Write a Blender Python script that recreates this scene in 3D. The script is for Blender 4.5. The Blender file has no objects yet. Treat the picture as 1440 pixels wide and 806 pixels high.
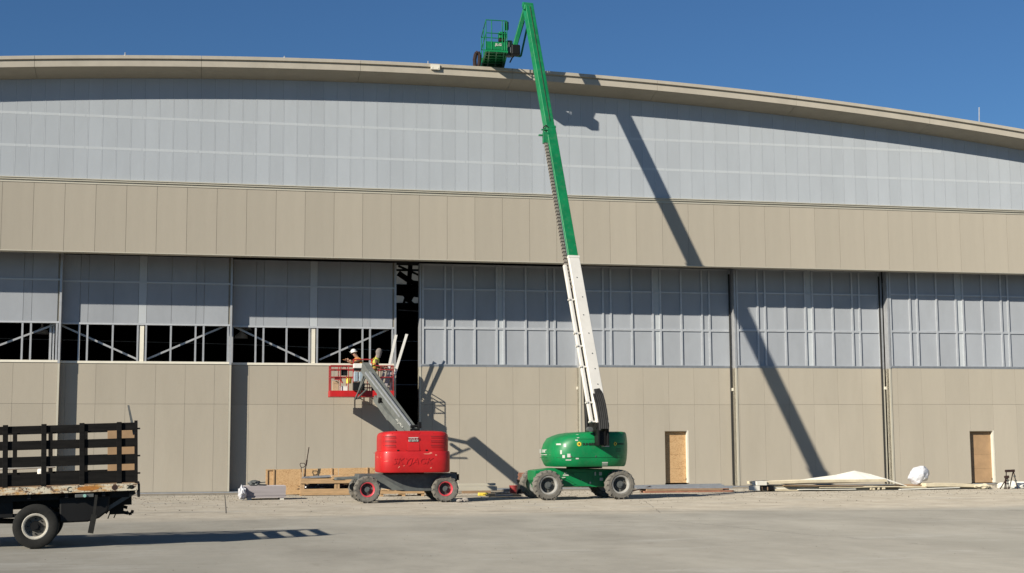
import bpy, bmesh, math, random
from mathutils import Vector, Matrix, noise
R = random.Random(7)
scene = bpy.context.scene
C = scene.collection

# ------------------------------------------------------------------ camera, sky, sun, exposure
YAW, D0, EYE = 0.215850, 57.3488, 1.8          # hangar front plane: bearing, distance, eye height
PITCH, ROLL, FPX, CY = 0.115151, -0.005258, 2000.0, 396.68
_c, _s = math.cos(PITCH), math.sin(PITCH)
X0 = Vector((1, 0, 0)); U0 = Vector((0, -_s, _c)); F0 = Vector((0, _c, _s))
cr, sr = math.cos(ROLL), math.sin(ROLL)
RIGHT = X0 * cr + U0 * sr; UP = U0 * cr - X0 * sr
cam_d = bpy.data.cameras.new('camera'); cam = bpy.data.objects.new('camera', cam_d); C.objects.link(cam)
m = Matrix((RIGHT, UP, -F0)).transposed().to_4x4(); m.translation = Vector((0, 0, EYE)); cam.matrix_world = m
cam_d.sensor_width = 36; cam_d.lens = FPX / 1440 * 36; cam_d.shift_y = (CY - 403) / 1440
cam_d.clip_start = .1; cam_d.clip_end = 6000
scene.camera = cam
SX, SZ = 1.52, 0.9                              # sun travels (SX along the wall, 1 into it, SZ down)
cy_, sy_ = math.cos(YAW), math.sin(YAW)
def W(s, d, z=0): return Vector((s * cy_ - d * sy_, D0 + s * sy_ + d * cy_, z))
sun_to = Vector((-SX * cy_ + sy_, -SX * sy_ - cy_, SZ)).normalized()
SEL = math.asin(sun_to.z); SROT = math.atan2(sun_to.x, sun_to.y)
world = bpy.data.worlds.new('World'); scene.world = world; world.use_nodes = True
wn = world.node_tree.nodes; wl = world.node_tree.links; wn.clear()
sky = wn.new('ShaderNodeTexSky'); sky.sky_type = 'NISHITA'; sky.sun_disc = False
sky.sun_elevation = SEL; sky.sun_rotation = SROT; sky.altitude = 0; sky.air_density = 1.0; sky.dust_density = 0.0; sky.ozone_density = 3.0
bg = wn.new('ShaderNodeBackground'); bg.inputs[1].default_value = .046
wo = wn.new('ShaderNodeOutputWorld'); tint = wn.new('ShaderNodeMixRGB'); tint.blend_type = 'MULTIPLY'; tint.inputs[0].default_value = 1; tint.inputs[2].default_value = (.63, .96, 1.29, 1)
wl.new(sky.outputs[0], tint.inputs[1]); wl.new(tint.outputs[0], bg.inputs[0]); wl.new(bg.outputs[0], wo.inputs[0])
sl = bpy.data.lights.new('sun', 'SUN'); sl.energy = 5.0; sl.angle = math.radians(.53); sl.color = (1, .925, .80)
so = bpy.data.objects.new('sun', sl); C.objects.link(so)
so.rotation_euler = sun_to.to_track_quat('Z', 'Y').to_euler()
scene.view_settings.view_transform = 'Standard'; scene.view_settings.look = 'None'
scene.view_settings.exposure = .36; scene.view_settings.gamma = 1; scene.view_settings.use_curve_mapping = False

# ------------------------------------------------------------------ pixel -> place on a wall-parallel plane / on the ground
def _ray(px, py):
    x = (px - 720) / FPX; y = (py - CY) / FPX
    return F0 + RIGHT * x - UP * y
N_ = Vector((-sy_, cy_, 0)); S_ = Vector((cy_, sy_, 0)); O_ = Vector((0, D0, 0))
def wp(px, py, d=0.0):
    r = _ray(px, py); o = Vector((0, 0, EYE)) - O_
    t = (d - o.dot(N_)) / r.dot(N_); p = o + r * t
    return p.dot(S_), p.z
def P(px, py, d=0.0):
    s, z = wp(px, py, d); return Vector((s, d, z))
def gp(px, py):
    r = _ray(px, py); p = Vector((0, 0, EYE)) - O_ + r * (-EYE / r.z)
    return p.dot(S_), p.dot(N_)

# ------------------------------------------------------------------ materials
def nn(nt, t, **k):
    n = nt.nodes.new(t)
    for a, b in k.items(): setattr(n, a, b)
    return n
def mat(name, col, rough=.6, metal=0.0, var=.12, scale=3.0, bump=0.0, bscale=40.0, col2=None, dirt=0.0, spec=.5, coat=0.0, stretch=(1, 1, 1), dirtcol=(.25, .2, .15)):
    M = bpy.data.materials.new(name); M.use_nodes = True; nt = M.node_tree; L = nt.links
    b = nt.nodes['Principled BSDF']
    tc = nn(nt, 'ShaderNodeTexCoord'); mp = nn(nt, 'ShaderNodeMapping'); mp.inputs['Scale'].default_value = stretch
    L.new(tc.outputs['Object'], mp.inputs[0])
    n1 = nn(nt, 'ShaderNodeTexNoise'); n1.inputs['Scale'].default_value = scale; n1.inputs['Detail'].default_value = 6; n1.inputs['Roughness'].default_value = .65
    L.new(mp.outputs[0], n1.inputs['Vector'])
    rp = nn(nt, 'ShaderNodeValToRGB'); e = rp.color_ramp.elements
    c2 = col2 if col2 else tuple(min(1, c * (1 + var)) for c in col)
    c1 = col if col2 else tuple(c * (1 - var) for c in col)
    e[0].position = .35; e[1].position = .65; e[0].color = (*c1, 1); e[1].color = (*c2, 1)
    L.new(n1.outputs[0], rp.inputs[0]); out = rp.outputs[0]
    if dirt > 0:
        n2 = nn(nt, 'ShaderNodeTexNoise'); n2.inputs['Scale'].default_value = scale * 2.7; n2.inputs['Detail'].default_value = 8; n2.inputs['Roughness'].default_value = .75
        L.new(mp.outputs[0], n2.inputs['Vector'])
        r2 = nn(nt, 'ShaderNodeValToRGB'); r2.color_ramp.elements[0].position = .5; r2.color_ramp.elements[1].position = .75
        L.new(n2.outputs[0], r2.inputs[0])
        ml = nn(nt, 'ShaderNodeMath', operation='MULTIPLY'); ml.inputs[1].default_value = dirt; L.new(r2.outputs[0], ml.inputs[0])
        mx = nn(nt, 'ShaderNodeMixRGB'); L.new(ml.outputs[0], mx.inputs[0]); L.new(out, mx.inputs[1]); mx.inputs[2].default_value = (*dirtcol, 1)
        out = mx.outputs[0]
    L.new(out, b.inputs['Base Color'])
    b.inputs['Roughness'].default_value = rough; b.inputs['Metallic'].default_value = metal
    if rough > .5 and 'Diffuse Roughness' in b.inputs: b.inputs['Diffuse Roughness'].default_value = .6
    b.inputs['Specular IOR Level'].default_value = spec; b.inputs['Coat Weight'].default_value = coat
    if bump > 0:
        nb = nn(nt, 'ShaderNodeTexNoise'); nb.inputs['Scale'].default_value = bscale; nb.inputs['Detail'].default_value = 4
        L.new(mp.outputs[0], nb.inputs['Vector'])
        bm_ = nn(nt, 'ShaderNodeBump'); bm_.inputs['Strength'].default_value = bump; bm_.inputs['Distance'].default_value = .02
        L.new(nb.outputs[0], bm_.inputs['Height']); L.new(bm_.outputs[0], b.inputs['Normal'])
    return M
def perpiece(M, amt):
    """shift value a little per object"""
    nt = M.node_tree; L = nt.links; b = nt.nodes['Principled BSDF']
    src = b.inputs['Base Color'].links[0].from_socket
    oi = nn(nt, 'ShaderNodeObjectInfo'); mr = nn(nt, 'ShaderNodeMapRange'); mr.inputs['To Min'].default_value = 1 - amt; mr.inputs['To Max'].default_value = 1 + amt
    L.new(oi.outputs['Random'], mr.inputs['Value'])
    hs = nn(nt, 'ShaderNodeHueSaturation'); L.new(mr.outputs[0], hs.inputs['Value']); L.new(src, hs.inputs['Color']); L.new(hs.outputs[0], b.inputs['Base Color'])
    return M
M_ = {}
M_['beige'] = perpiece(mat('beige_paint', (.45, .408, .331), .75, var=.035, scale=.7, bump=.08, bscale=60, spec=.12, dirt=.2, dirtcol=(.36, .32, .245), stretch=(1, 1, .22)), .03)
M_['beige_trim'] = mat('beige_trim', (.48, .45, .365), .5, var=.04, scale=1.5, spec=.4)
M_['fascia'] = mat('fascia_paint', (.50, .455, .37), .55, var=.06, scale=1.2, spec=.4, dirt=.25, dirtcol=(.31, .27, .21))
M_['soffit'] = mat('soffit_paint', (.38, .345, .27), .7, var=.05, scale=2)
M_['grey'] = perpiece(mat('translucent_grey_panel', (.45, .482, .508), .6, var=.03, scale=1.1, spec=.2, bump=.03, bscale=25, dirt=.12, dirtcol=(.38, .40, .40), stretch=(1, 1, .3)), .03)
M_['greyrib'] = mat('grey_rib', (.48, .51, .53), .5, var=.03)
M_['girt'] = mat('pale_girt_line', (.52, .55, .565), .55, var=.03, scale=.6, stretch=(1, 1, 3))
M_['glaz'] = perpiece(mat('grey_glazing_panel', (.375, .398, .425), .55, var=.05, scale=1.1, spec=.3, dirt=.15, dirtcol=(.33, .34, .35), stretch=(1, 1, .4)), .05)
M_['alu'] = mat('brushed_aluminium', (.42, .43, .44), .45, .35, var=.08, scale=5)
M_['alud'] = mat('dull_aluminium', (.33, .35, .37), .5, .3, var=.1, scale=5)
M_['white'] = mat('white_paint', (.78, .76, .70), .5, var=.05, scale=3)
M_['cream'] = mat('cream_paint', (.74, .70, .58), .5, var=.05, scale=3)
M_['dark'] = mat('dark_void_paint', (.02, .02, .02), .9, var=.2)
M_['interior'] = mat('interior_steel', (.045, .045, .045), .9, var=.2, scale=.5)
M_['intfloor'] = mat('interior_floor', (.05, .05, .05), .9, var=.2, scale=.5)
M_['rubber'] = mat('black_rubber_seal', (.03, .03, .028), .8)
M_['truss'] = mat('dark_steel_truss', (.03, .032, .033), .7)
M_['green'] = mat('green_lift_paint', (.0, .20, .058), .45, var=.14, scale=2.2, dirt=.35, dirtcol=(.07, .19, .09), coat=.08)
M_['greenboom'] = mat('green_boom_paint', (.006, .19, .065), .4, var=.15, scale=1.8, dirt=.38, dirtcol=(.13, .24, .15))
M_['red'] = mat('red_lift_paint', (.50, .011, .012), .48, var=.12, scale=2.2, dirt=.22, dirtcol=(.42, .05, .04), coat=.05)
M_['redd'] = mat('red_shadowed_seam', (.28, .01, .01), .6)
M_['redrail'] = mat('red_rail_paint', (.33, .022, .025), .45, dirt=.3, dirtcol=(.4, .2, .15))
M_['whiteboom'] = mat('white_boom_paint', (.74, .71, .64), .42, var=.05, scale=1.5, dirt=.18, dirtcol=(.5, .45, .36))
M_['mgrey'] = mat('machine_grey', (.085, .092, .09), .5, var=.15, scale=4, dirt=.25, dirtcol=(.3, .28, .24))
M_['boomgrey'] = mat('dusty_grey_boom', (.13, .14, .13), .55, var=.15, scale=3, dirt=.45, dirtcol=(.22, .22, .195), stretch=(1, 1, 1))
M_['black'] = mat('black_machine_paint', (.006, .006, .006), .55, var=.2, spec=.3)
M_['hose'] = mat('black_hose_sheath', (.022, .021, .02), .6, var=.3, scale=6)
M_['tyre'] = mat('dusty_tyre', (.15, .14, .12), .9, var=.25, scale=5, dirt=.85, dirtcol=(.33, .285, .22), bump=.3)
M_['tyrek'] = mat('black_tyre', (.022, .022, .02), .85, var=.2, scale=5, dirt=.35, dirtcol=(.06, .056, .046), spec=.25)
M_['rimgrey'] = mat('dusty_grey_rim', (.36, .35, .32), .6, var=.15, scale=6, dirt=.4, dirtcol=(.2, .18, .14))
M_['rimred'] = mat('pinkish_red_rim', (.60, .05, .07), .5, var=.15, scale=6, dirt=.3, dirtcol=(.5, .25, .2))
M_['rimwhite'] = mat('worn_white_rim', (.55, .52, .44), .6, var=.2, scale=9, dirt=.5, dirtcol=(.2, .14, .08))
M_['chain'] = mat('track_link', (.30, .27, .22), .5, .3, var=.3, scale=12)
M_['chaind'] = mat('track_gap', (.05, .04, .035), .8)
M_['wood'] = mat('raw_timber', (.50, .33, .17), .75, var=.18, scale=4, stretch=(.6, 3, 6), bump=.1)
M_['woodold'] = mat('weathered_timber', (.33, .22, .13), .8, var=.2, scale=4, stretch=(.6, 3, 6))
M_['bed'] = mat('charred_black_stakes', (.010, .0095, .009), .85, var=.35, scale=3, stretch=(.5, 3, 5), dirt=.3, dirtcol=(.045, .038, .03), spec=.15)
M_['foam'] = mat('pale_yellow_foam', (.60, .53, .38), .8, var=.12, scale=2, dirt=.2, dirtcol=(.5, .42, .3))
M_['foamw'] = mat('off_white_foam', (.70, .68, .60), .8, var=.05, scale=2, dirt=.15, dirtcol=(.5, .45, .38))
M_['lilac'] = mat('lilac_grey_board', (.41, .375, .375), .8, var=.06, scale=3, stretch=(.3, 1, 8))
M_['bag'] = mat('white_plastic_film', (.58, .58, .60), .35, var=.08, scale=5, bump=.3, bscale=4)
M_['yellow'] = mat('yellow_case', (.75, .58, .08), .5)
M_['skin'] = mat('skin', (.42, .24, .16), .6)
M_['vest'] = mat('orange_safety_vest', (.55, .22, .06), .75, var=.15, scale=8)
M_['vesty'] = mat('yellow_safety_vest', (.50, .52, .08), .75, var=.15, scale=8)
M_['hood'] = mat('grey_knit_hood', (.24, .21, .19), .95, var=.2, scale=12)
M_['jeans'] = mat('dark_trousers', (.03, .032, .04), .9, var=.3, scale=6)
M_['brownjkt'] = mat('brown_work_jacket', (.12, .07, .04), .9, var=.3, scale=6)
M_['boots'] = mat('brown_boots', (.09, .05, .03), .8)
M_['hat'] = mat('white_hard_hat', (.80, .80, .76), .3)
M_['bluegrey'] = mat('blue_grey_tool_case', (.30, .36, .40), .5, var=.15, scale=8)
M_['cardboard'] = mat('cardboard', (.46, .33, .21), .85, var=.1, scale=5)
M_['tred'] = mat('dusty_red_plastic', (.33, .035, .035), .5, dirt=.3, dirtcol=(.3, .15, .12))
M_['rust'] = mat('rust_brown', (.032, .014, .011), .85, var=.3, scale=12)
M_['stone'] = mat('concrete_crumb', (.38, .34, .29), .9, var=.15, scale=8)
M_['brick'] = mat('red_brick', (.34, .16, .10), .85, var=.2, scale=6)
M_['txtw'] = mat('white_print', (.52, .52, .47), .5, var=.05)
M_['txtk'] = mat('dark_print', (.02, .03, .02), .5)
M_['txty'] = mat('yellow_print', (.85, .62, .05), .5)
M_['glass'] = mat('cab_glass', (.03, .035, .04), .08, var=.1)
M_['lampw'] = mat('white_lamp_shade', (.7, .7, .7), .5)

def osb_mat():
    M = bpy.data.materials.new('strand_board'); M.use_nodes = True; nt = M.node_tree; L = nt.links; b = nt.nodes['Principled BSDF']
    tc = nn(nt, 'ShaderNodeTexCoord'); mp = nn(nt, 'ShaderNodeMapping'); mp.inputs['Scale'].default_value = (1, 1, 1.7); L.new(tc.outputs['Object'], mp.inputs[0])
    v = nn(nt, 'ShaderNodeTexVoronoi'); v.inputs['Scale'].default_value = 26; L.new(mp.outputs[0], v.inputs['Vector'])
    n = nn(nt, 'ShaderNodeTexNoise'); n.inputs['Scale'].default_value = 2.2; n.inputs['Detail'].default_value = 5; L.new(mp.outputs[0], n.inputs['Vector'])
    sp = nn(nt, 'ShaderNodeSeparateColor'); L.new(v.outputs['Color'], sp.inputs[0])
    ad = nn(nt, 'ShaderNodeMath', operation='ADD'); L.new(sp.outputs[0], ad.inputs[0]); L.new(n.outputs[0], ad.inputs[1])
    rp = nn(nt, 'ShaderNodeValToRGB'); rp.color_ramp.elements[0].position = .5; rp.color_ramp.elements[1].position = 1.15
    rp.color_ramp.elements[0].color = (.40, .23, .10, 1); rp.color_ramp.elements[1].color = (.55, .36, .18, 1)
    L.new(ad.outputs[0], rp.inputs[0]); L.new(rp.outputs[0], b.inputs['Base Color']); b.inputs['Roughness'].default_value = .8
    return M
M_['osb'] = osb_mat()
M_['osbp'] = mat('tan_plywood', (.40, .26, .14), .8, var=.12, scale=2.0, dirt=.3, dirtcol=(.30, .19, .12))
def translucent():
    M = bpy.data.materials.new('translucent_far_window'); M.use_nodes = True; nt = M.node_tree; nt.nodes.clear(); L = nt.links
    t = nn(nt, 'ShaderNodeBsdfTranslucent'); t.inputs[0].default_value = (.75, .74, .72, 1); o = nn(nt, 'ShaderNodeOutputMaterial'); L.new(t.outputs[0], o.inputs[0]); return M
M_['farwin'] = translucent()
def rail_mat():
    M = mat('flaking_white_rub_rail', (.66, .60, .46), .6, var=.1, scale=3, dirt=0)
    nt = M.node_tree; L = nt.links; b = nt.nodes['Principled BSDF']; src = b.inputs['Base Color'].links[0].from_socket
    tc = nn(nt, 'ShaderNodeTexCoord')
    def layer(src, sc, lo, hi, col):
        mp = nn(nt, 'ShaderNodeMapping'); mp.inputs['Scale'].default_value = sc; L.new(tc.outputs['Object'], mp.inputs[0])
        n = nn(nt, 'ShaderNodeTexNoise'); n.inputs['Scale'].default_value = 1; n.inputs['Detail'].default_value = 7; n.inputs['Roughness'].default_value = .7; L.new(mp.outputs[0], n.inputs['Vector'])
        r = nn(nt, 'ShaderNodeValToRGB'); r.color_ramp.elements[0].position = lo; r.color_ramp.elements[1].position = hi; L.new(n.outputs[0], r.inputs[0])
        mx = nn(nt, 'ShaderNodeMixRGB'); L.new(r.outputs[0], mx.inputs[0]); L.new(src, mx.inputs[1]); mx.inputs[2].default_value = (*col, 1); return mx.outputs[0]
    o = layer(src, (2.2, 1, 6), .47, .60, (.50, .27, .07)); o = layer(o, (6, 1, 11), .53, .58, (.12, .06, .03)); o = layer(o, (26, 1, 16), .56, .61, (.05, .042, .035))
    L.new(o, b.inputs['Base Color']); return M
M_['rubrail'] = rail_mat()
def ground_mat():
    M = bpy.data.materials.new('dusty_concrete_apron'); M.use_nodes = True; nt = M.node_tree; L = nt.links; b = nt.nodes['Principled BSDF']
    g = nn(nt, 'ShaderNodeNewGeometry')
    rot = nn(nt, 'ShaderNodeMapping'); rot.vector_type = 'POINT'; rot.inputs['Location'].default_value = (0, 0, 0)
    sub = nn(nt, 'ShaderNodeVectorMath', operation='SUBTRACT'); sub.inputs[1].default_value = (0, D0, 0); L.new(g.outputs['Position'], sub.inputs[0])
    rot.inputs['Rotation'].default_value = (0, 0, -YAW); L.new(sub.outputs[0], rot.inputs[0])   # x along the wall, y into it
    V = rot.outputs[0]
    def noise_(sc, st=(1, 1, 1), det=6, ro=.6):
        mp = nn(nt, 'ShaderNodeMapping'); mp.inputs['Scale'].default_value = st; L.new(V, mp.inputs[0])
        n = nn(nt, 'ShaderNodeTexNoise'); n.inputs['Scale'].default_value = sc; n.inputs['Detail'].default_value = det; n.inputs['Roughness'].default_value = ro; L.new(mp.outputs[0], n.inputs['Vector']); return n.outputs[0]
    def ramp(src, a, b_, ca=(0, 0, 0), cb=(1, 1, 1)):
        r = nn(nt, 'ShaderNodeValToRGB'); r.color_ramp.elements[0].position = a; r.color_ramp.elements[1].position = b_
        r.color_ramp.elements[0].color = (*ca, 1); r.color_ramp.elements[1].color = (*cb, 1); L.new(src, r.inputs[0]); return r.outputs[0]
    def mix(f, a, b_, mode='MIX', fac=None):
        x = nn(nt, 'ShaderNodeMixRGB', blend_type=mode)
        if fac is not None: x.inputs[0].default_value = fac
        else: L.new(f, x.inputs[0])
        for i, v in ((1, a), (2, b_)):
            if isinstance(v, tuple): x.inputs[i].default_value = (*v, 1)
            else: L.new(v, x.inputs[i])
        return x.outputs[0]
    base = ramp(noise_(.30, (1, .5, 1), 9, .72), .36, .66, (0.189, 0.179, 0.153), (0.273, 0.259, 0.222))
    base = mix(ramp(noise_(.10, (1, .6, 1), 5), .5, .66), base, (0.216, 0.207, 0.177))
    # dusty strip by the hangar
    sx = nn(nt, 'ShaderNodeSeparateXYZ'); L.new(V, sx.inputs[0])
    ny = noise_(.35, (1, 1, 1), 6)
    a1 = nn(nt, 'ShaderNodeMath', operation='MULTIPLY_ADD'); a1.inputs[1].default_value = 4.0; L.new(ny, a1.inputs[0]); L.new(sx.outputs[1], a1.inputs[2])
    mr = nn(nt, 'ShaderNodeMapRange'); mr.inputs['From Min'].default_value = -17.6; mr.inputs['From Max'].default_value = -14.8; L.new(a1.outputs[0], mr.inputs['Value'])
    dust = ramp(noise_(.9, (1, .8, 1), 10, .8), .36, .66, (0.245, 0.218, 0.172), (0.390, 0.352, 0.288))
    col = mix(mr.outputs[0], base, dust)
    # swept streaks, speckle, dark stains
    col = mix(ramp(noise_(.5, (.35, .9, 1), 8, .8), .54, .66), col, (0.270, 0.261, 0.231), fac=None)
    st = ramp(noise_(1.3, (1, .8, 1), 10, .85), .57, .68)
    mul = nn(nt, 'ShaderNodeMath', operation='MULTIPLY'); mul.inputs[1].default_value = .55; L.new(st, mul.inputs[0])
    col = mix(mul.outputs[0], col, (0.120, 0.102, 0.078))
    sp = ramp(noise_(4, (1, .6, 1), 5, .7), .63, .70)
    mul2 = nn(nt, 'ShaderNodeMath', operation='MULTIPLY'); mul2.inputs[1].default_value = .5; L.new(sp, mul2.inputs[0])
    col = mix(mul2.outputs[0], col, (.16, .13, .10))
    mpx = nn(nt, 'ShaderNodeMapping'); mpx.inputs['Rotation'].default_value = (0, 0, .35); mpx.inputs['Scale'].default_value = (.12, 2.6, 1); L.new(V, mpx.inputs[0])
    nx_ = nn(nt, 'ShaderNodeTexNoise'); nx_.inputs['Scale'].default_value = 1.0; nx_.inputs['Detail'].default_value = 4; L.new(mpx.outputs[0], nx_.inputs['Vector'])
    tr = nn(nt, 'ShaderNodeMath', operation='MULTIPLY'); tr.inputs[1].default_value = .30; L.new(ramp(nx_.outputs[0], .60, .70), tr.inputs[0])
    col = mix(tr.outputs[0], col, (0.144, 0.135, 0.117))
    L.new(col, b.inputs['Base Color']); b.inputs['Roughness'].default_value = .85; b.inputs['Specular IOR Level'].default_value = .15; b.inputs['Diffuse Roughness'].default_value = 1.0
    bp = nn(nt, 'ShaderNodeBump'); bp.inputs['Strength'].default_value = .35; bp.inputs['Distance'].default_value = .015
    L.new(noise_(9, (1, 1, 1), 8, .7), bp.inputs['Height']); L.new(bp.outputs[0], b.inputs['Normal'])
    return M
M_['ground'] = ground_mat()

# ------------------------------------------------------------------ mesh helpers
def rotm(axis_z=0.0): return Matrix.Rotation(axis_z, 4, 'Z')
class MB:
    def __init__(s, org=(0, 0, 0), M=None):
        s.v = []; s.f = []; s.mi = []; s.o = Vector(org); s.M = M; s.cur = 0
    def _add(s, vs, fs):
        n = len(s.v)
        for p in vs:
            p = Vector(p)
            if s.M: p = s.M @ p
            s.v.append(p - s.o)
        for f in fs: s.f.append([i + n for i in f]); s.mi.append(s.cur)
        return s
    def box(s, a, b):
        x0, x1 = sorted((a[0], b[0])); y0, y1 = sorted((a[1], b[1])); z0, z1 = sorted((a[2], b[2]))
        v = [(x0, y0, z0), (x1, y0, z0), (x1, y1, z0), (x0, y1, z0), (x0, y0, z1), (x1, y0, z1), (x1, y1, z1), (x0, y1, z1)]
        return s._add(v, [(0, 3, 2, 1), (4, 5, 6, 7), (0, 1, 5, 4), (1, 2, 6, 5), (2, 3, 7, 6), (3, 0, 4, 7)])
    def cbox(s, c, size):
        c = Vector(c); h = Vector(size) / 2; return s.box(c - h, c + h)
    def _frame(s, p, q, up):
        a = (Vector(q) - Vector(p)); L = a.length; a = a / L; u = Vector(up)
        if abs(a.dot(u)) > .98: u = Vector((0, 1, 0)) if abs(a.y) < .9 else Vector((1, 0, 0))
        x = a.cross(u).normalized(); y = x.cross(a).normalized(); return a, x, y, L
    def bar(s, p, q, w, h, up=(0, 0, 1), w2=None, h2=None):
        a, x, y, L = s._frame(p, q, up); p = Vector(p); q = Vector(q); w2 = w2 or w; h2 = h2 or h
        v = [p + x * i * w / 2 + y * j * h / 2 for i, j in ((-1, -1), (1, -1), (1, 1), (-1, 1))] + [q + x * i * w2 / 2 + y * j * h2 / 2 for i, j in ((-1, -1), (1, -1), (1, 1), (-1, 1))]
        return s._add(v, [(3, 2, 1, 0), (4, 5, 6, 7), (0, 1, 5, 4), (1, 2, 6, 5), (2, 3, 7, 6), (3, 0, 4, 7)])
    def cyl(s, p, q, r, n=10, r2=None, caps=True):
        a, x, y, L = s._frame(p, q, (0, 0, 1)); p = Vector(p); q = Vector(q); r2 = r if r2 is None else r2
        v = []
        for c, rr in ((p, r), (q, r2)):
            for k in range(n):
                t = 2 * math.pi * k / n; v.append(c + (x * math.cos(t) + y * math.sin(t)) * rr)
        f = [(k, (k + 1) % n, n + (k + 1) % n, n + k) for k in range(n)]
        if caps: f += [tuple(range(n - 1, -1, -1)), tuple(range(n, 2 * n))]
        return s._add(v, f)
    def tube(s, pts, r, n=6):
        for a, b in zip(pts[:-1], pts[1:]): s.cyl(a, b, r, n)
        return s
    def lathe(s, c, axis, prof, n=28):
        """prof: (offset along axis, radius)"""
        c = Vector(c); a = Vector(axis).normalized(); u = Vector((0, 0, 1)) if abs(a.z) < .9 else Vector((1, 0, 0))
        x = a.cross(u).normalized(); y = x.cross(a)
        v = []
        for (h, r) in prof:
            for k in range(n):
                t = 2 * math.pi * k / n; v.append(c + a * h + (x * math.cos(t) + y * math.sin(t)) * r)
        f = []
        for i in range(len(prof) - 1):
            for k in range(n): f.append((i * n + k, i * n + (k + 1) % n, (i + 1) * n + (k + 1) % n, (i + 1) * n + k))
        f.append(tuple(range(n - 1, -1, -1))); f.append(tuple(range((len(prof) - 1) * n, len(prof) * n)))
        return s._add(v, f)
    def prism(s, pts, vec):
        """closed outline of 3-D points pushed along vec"""
        n = len(pts); vec = Vector(vec); v = [Vector(p) for p in pts] + [Vector(p) + vec for p in pts]
        return s._add(v, [tuple(range(n)), tuple(range(2 * n - 1, n - 1, -1))] + [(k, n + k, n + (k + 1) % n, (k + 1) % n) for k in range(n)])
    def loft(s, rings, cap=True):
        n = len(rings[0]); v = [p for r in rings for p in r]; f = []
        for i in range(len(rings) - 1):
            for k in range(n): f.append((i * n + k, i * n + (k + 1) % n, (i + 1) * n + (k + 1) % n, (i + 1) * n + k))
        if cap: f.append(tuple(range(n - 1, -1, -1))); f.append(tuple(range((len(rings) - 1) * n, len(rings) * n)))
        return s._add(v, f)
    def mesh(s, name, mats):
        me = bpy.data.meshes.new(name); me.from_pydata([tuple(p) for p in s.v], [], s.f)
        if not isinstance(mats, (list, tuple)): mats = [mats]
        for q in mats: me.materials.append(q)
        if any(s.mi): me.polygons.foreach_set('material_index', s.mi)
        bm = bmesh.new(); bm.from_mesh(me); bmesh.ops.recalc_face_normals(bm, faces=bm.faces); bm.to_mesh(me); bm.free()
        me.update(); return me
    def build(s, name, mats, parent=None, smooth=False, bevel=0.0, seg=2, **k):
        return obj(name, s.mesh(name, mats), parent, smooth, bevel, seg, **k)
def obj(name, me, parent=None, smooth=False, bevel=0.0, seg=2, loc=None, stuff=False):
    o = bpy.data.objects.new(name, me); C.objects.link(o)
    if parent: o.parent = parent
    if loc is not None: o.location = loc
    if smooth:
        me.polygons.foreach_set('use_smooth', [True] * len(me.polygons)); me.set_sharp_from_angle(angle=math.radians(38))
    if bevel > 0:
        b = o.modifiers.new('bevel', 'BEVEL'); b.width = bevel; b.segments = seg; b.limit_method = 'ANGLE'; b.angle_limit = math.radians(40)
    if stuff: o['kind'] = 'stuff'
    return o
def thing(name, label, cat, org=(0, 0, 0), rot=0.0, group=None):
    o = bpy.data.objects.new(name, None); C.objects.link(o); o.empty_display_size = .3
    o.location = W(*org); o.rotation_euler = (0, 0, YAW + rot); o['label'] = label; o['category'] = cat
    if group: o['group'] = group
    return o
def solo(name, mb, mats, label, cat, org, group=None, rot=0.0, **k):
    """a thing that is one mesh; mb in wall coordinates with origin org (or local coordinates)"""
    o = mb.build(name, mats, None, **k); o.location = W(*org); o.rotation_euler = (0, 0, YAW + rot); o['label'] = label; o['category'] = cat
    if group: o['group'] = group
    return o
def struct(o):
    o['kind'] = 'structure'; return o
def text_mesh(s, size, extrude=.004, bold=0.0, shear=0.0):
    cu = bpy.data.curves.new('lettering', 'FONT'); cu.body = s; cu.size = size; cu.extrude = extrude; cu.offset = bold; cu.shear = shear; cu.align_x = 'CENTER'; cu.align_y = 'CENTER'; cu.resolution_u = 2
    t = bpy.data.objects.new('lettering', cu); C.objects.link(t); dg = bpy.context.evaluated_depsgraph_get()
    me = bpy.data.meshes.new_from_object(t.evaluated_get(dg)); bpy.data.objects.remove(t); return me
def put_text(s, size, fn, m_, parent, name='lettering', **k):
    """fn maps flat text coordinates (x right, y up, h out) to parent space"""
    me = text_mesh(s, size, **k)
    for v in me.vertices: v.co = Vector(fn(v.co.x, v.co.y, v.co.z))
    me.materials.clear(); me.materials.append(m_); return obj(name, me, parent)
# ------------------------------------------------------------------ ground
mb = MB(); n_ = 24
for i in range(n_):
    for j in range(n_):
        f = lambda k: math.copysign(abs(k / n_ * 2 - 1) ** 2.2, k / n_ * 2 - 1) * 2500
        mb._add([(f(i), f(j), 0), (f(i + 1), f(j), 0), (f(i + 1), f(j + 1), 0), (f(i), f(j + 1), 0)], [(0, 1, 2, 3)])
struct(mb.build('apron_ground', M_['ground']))
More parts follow.
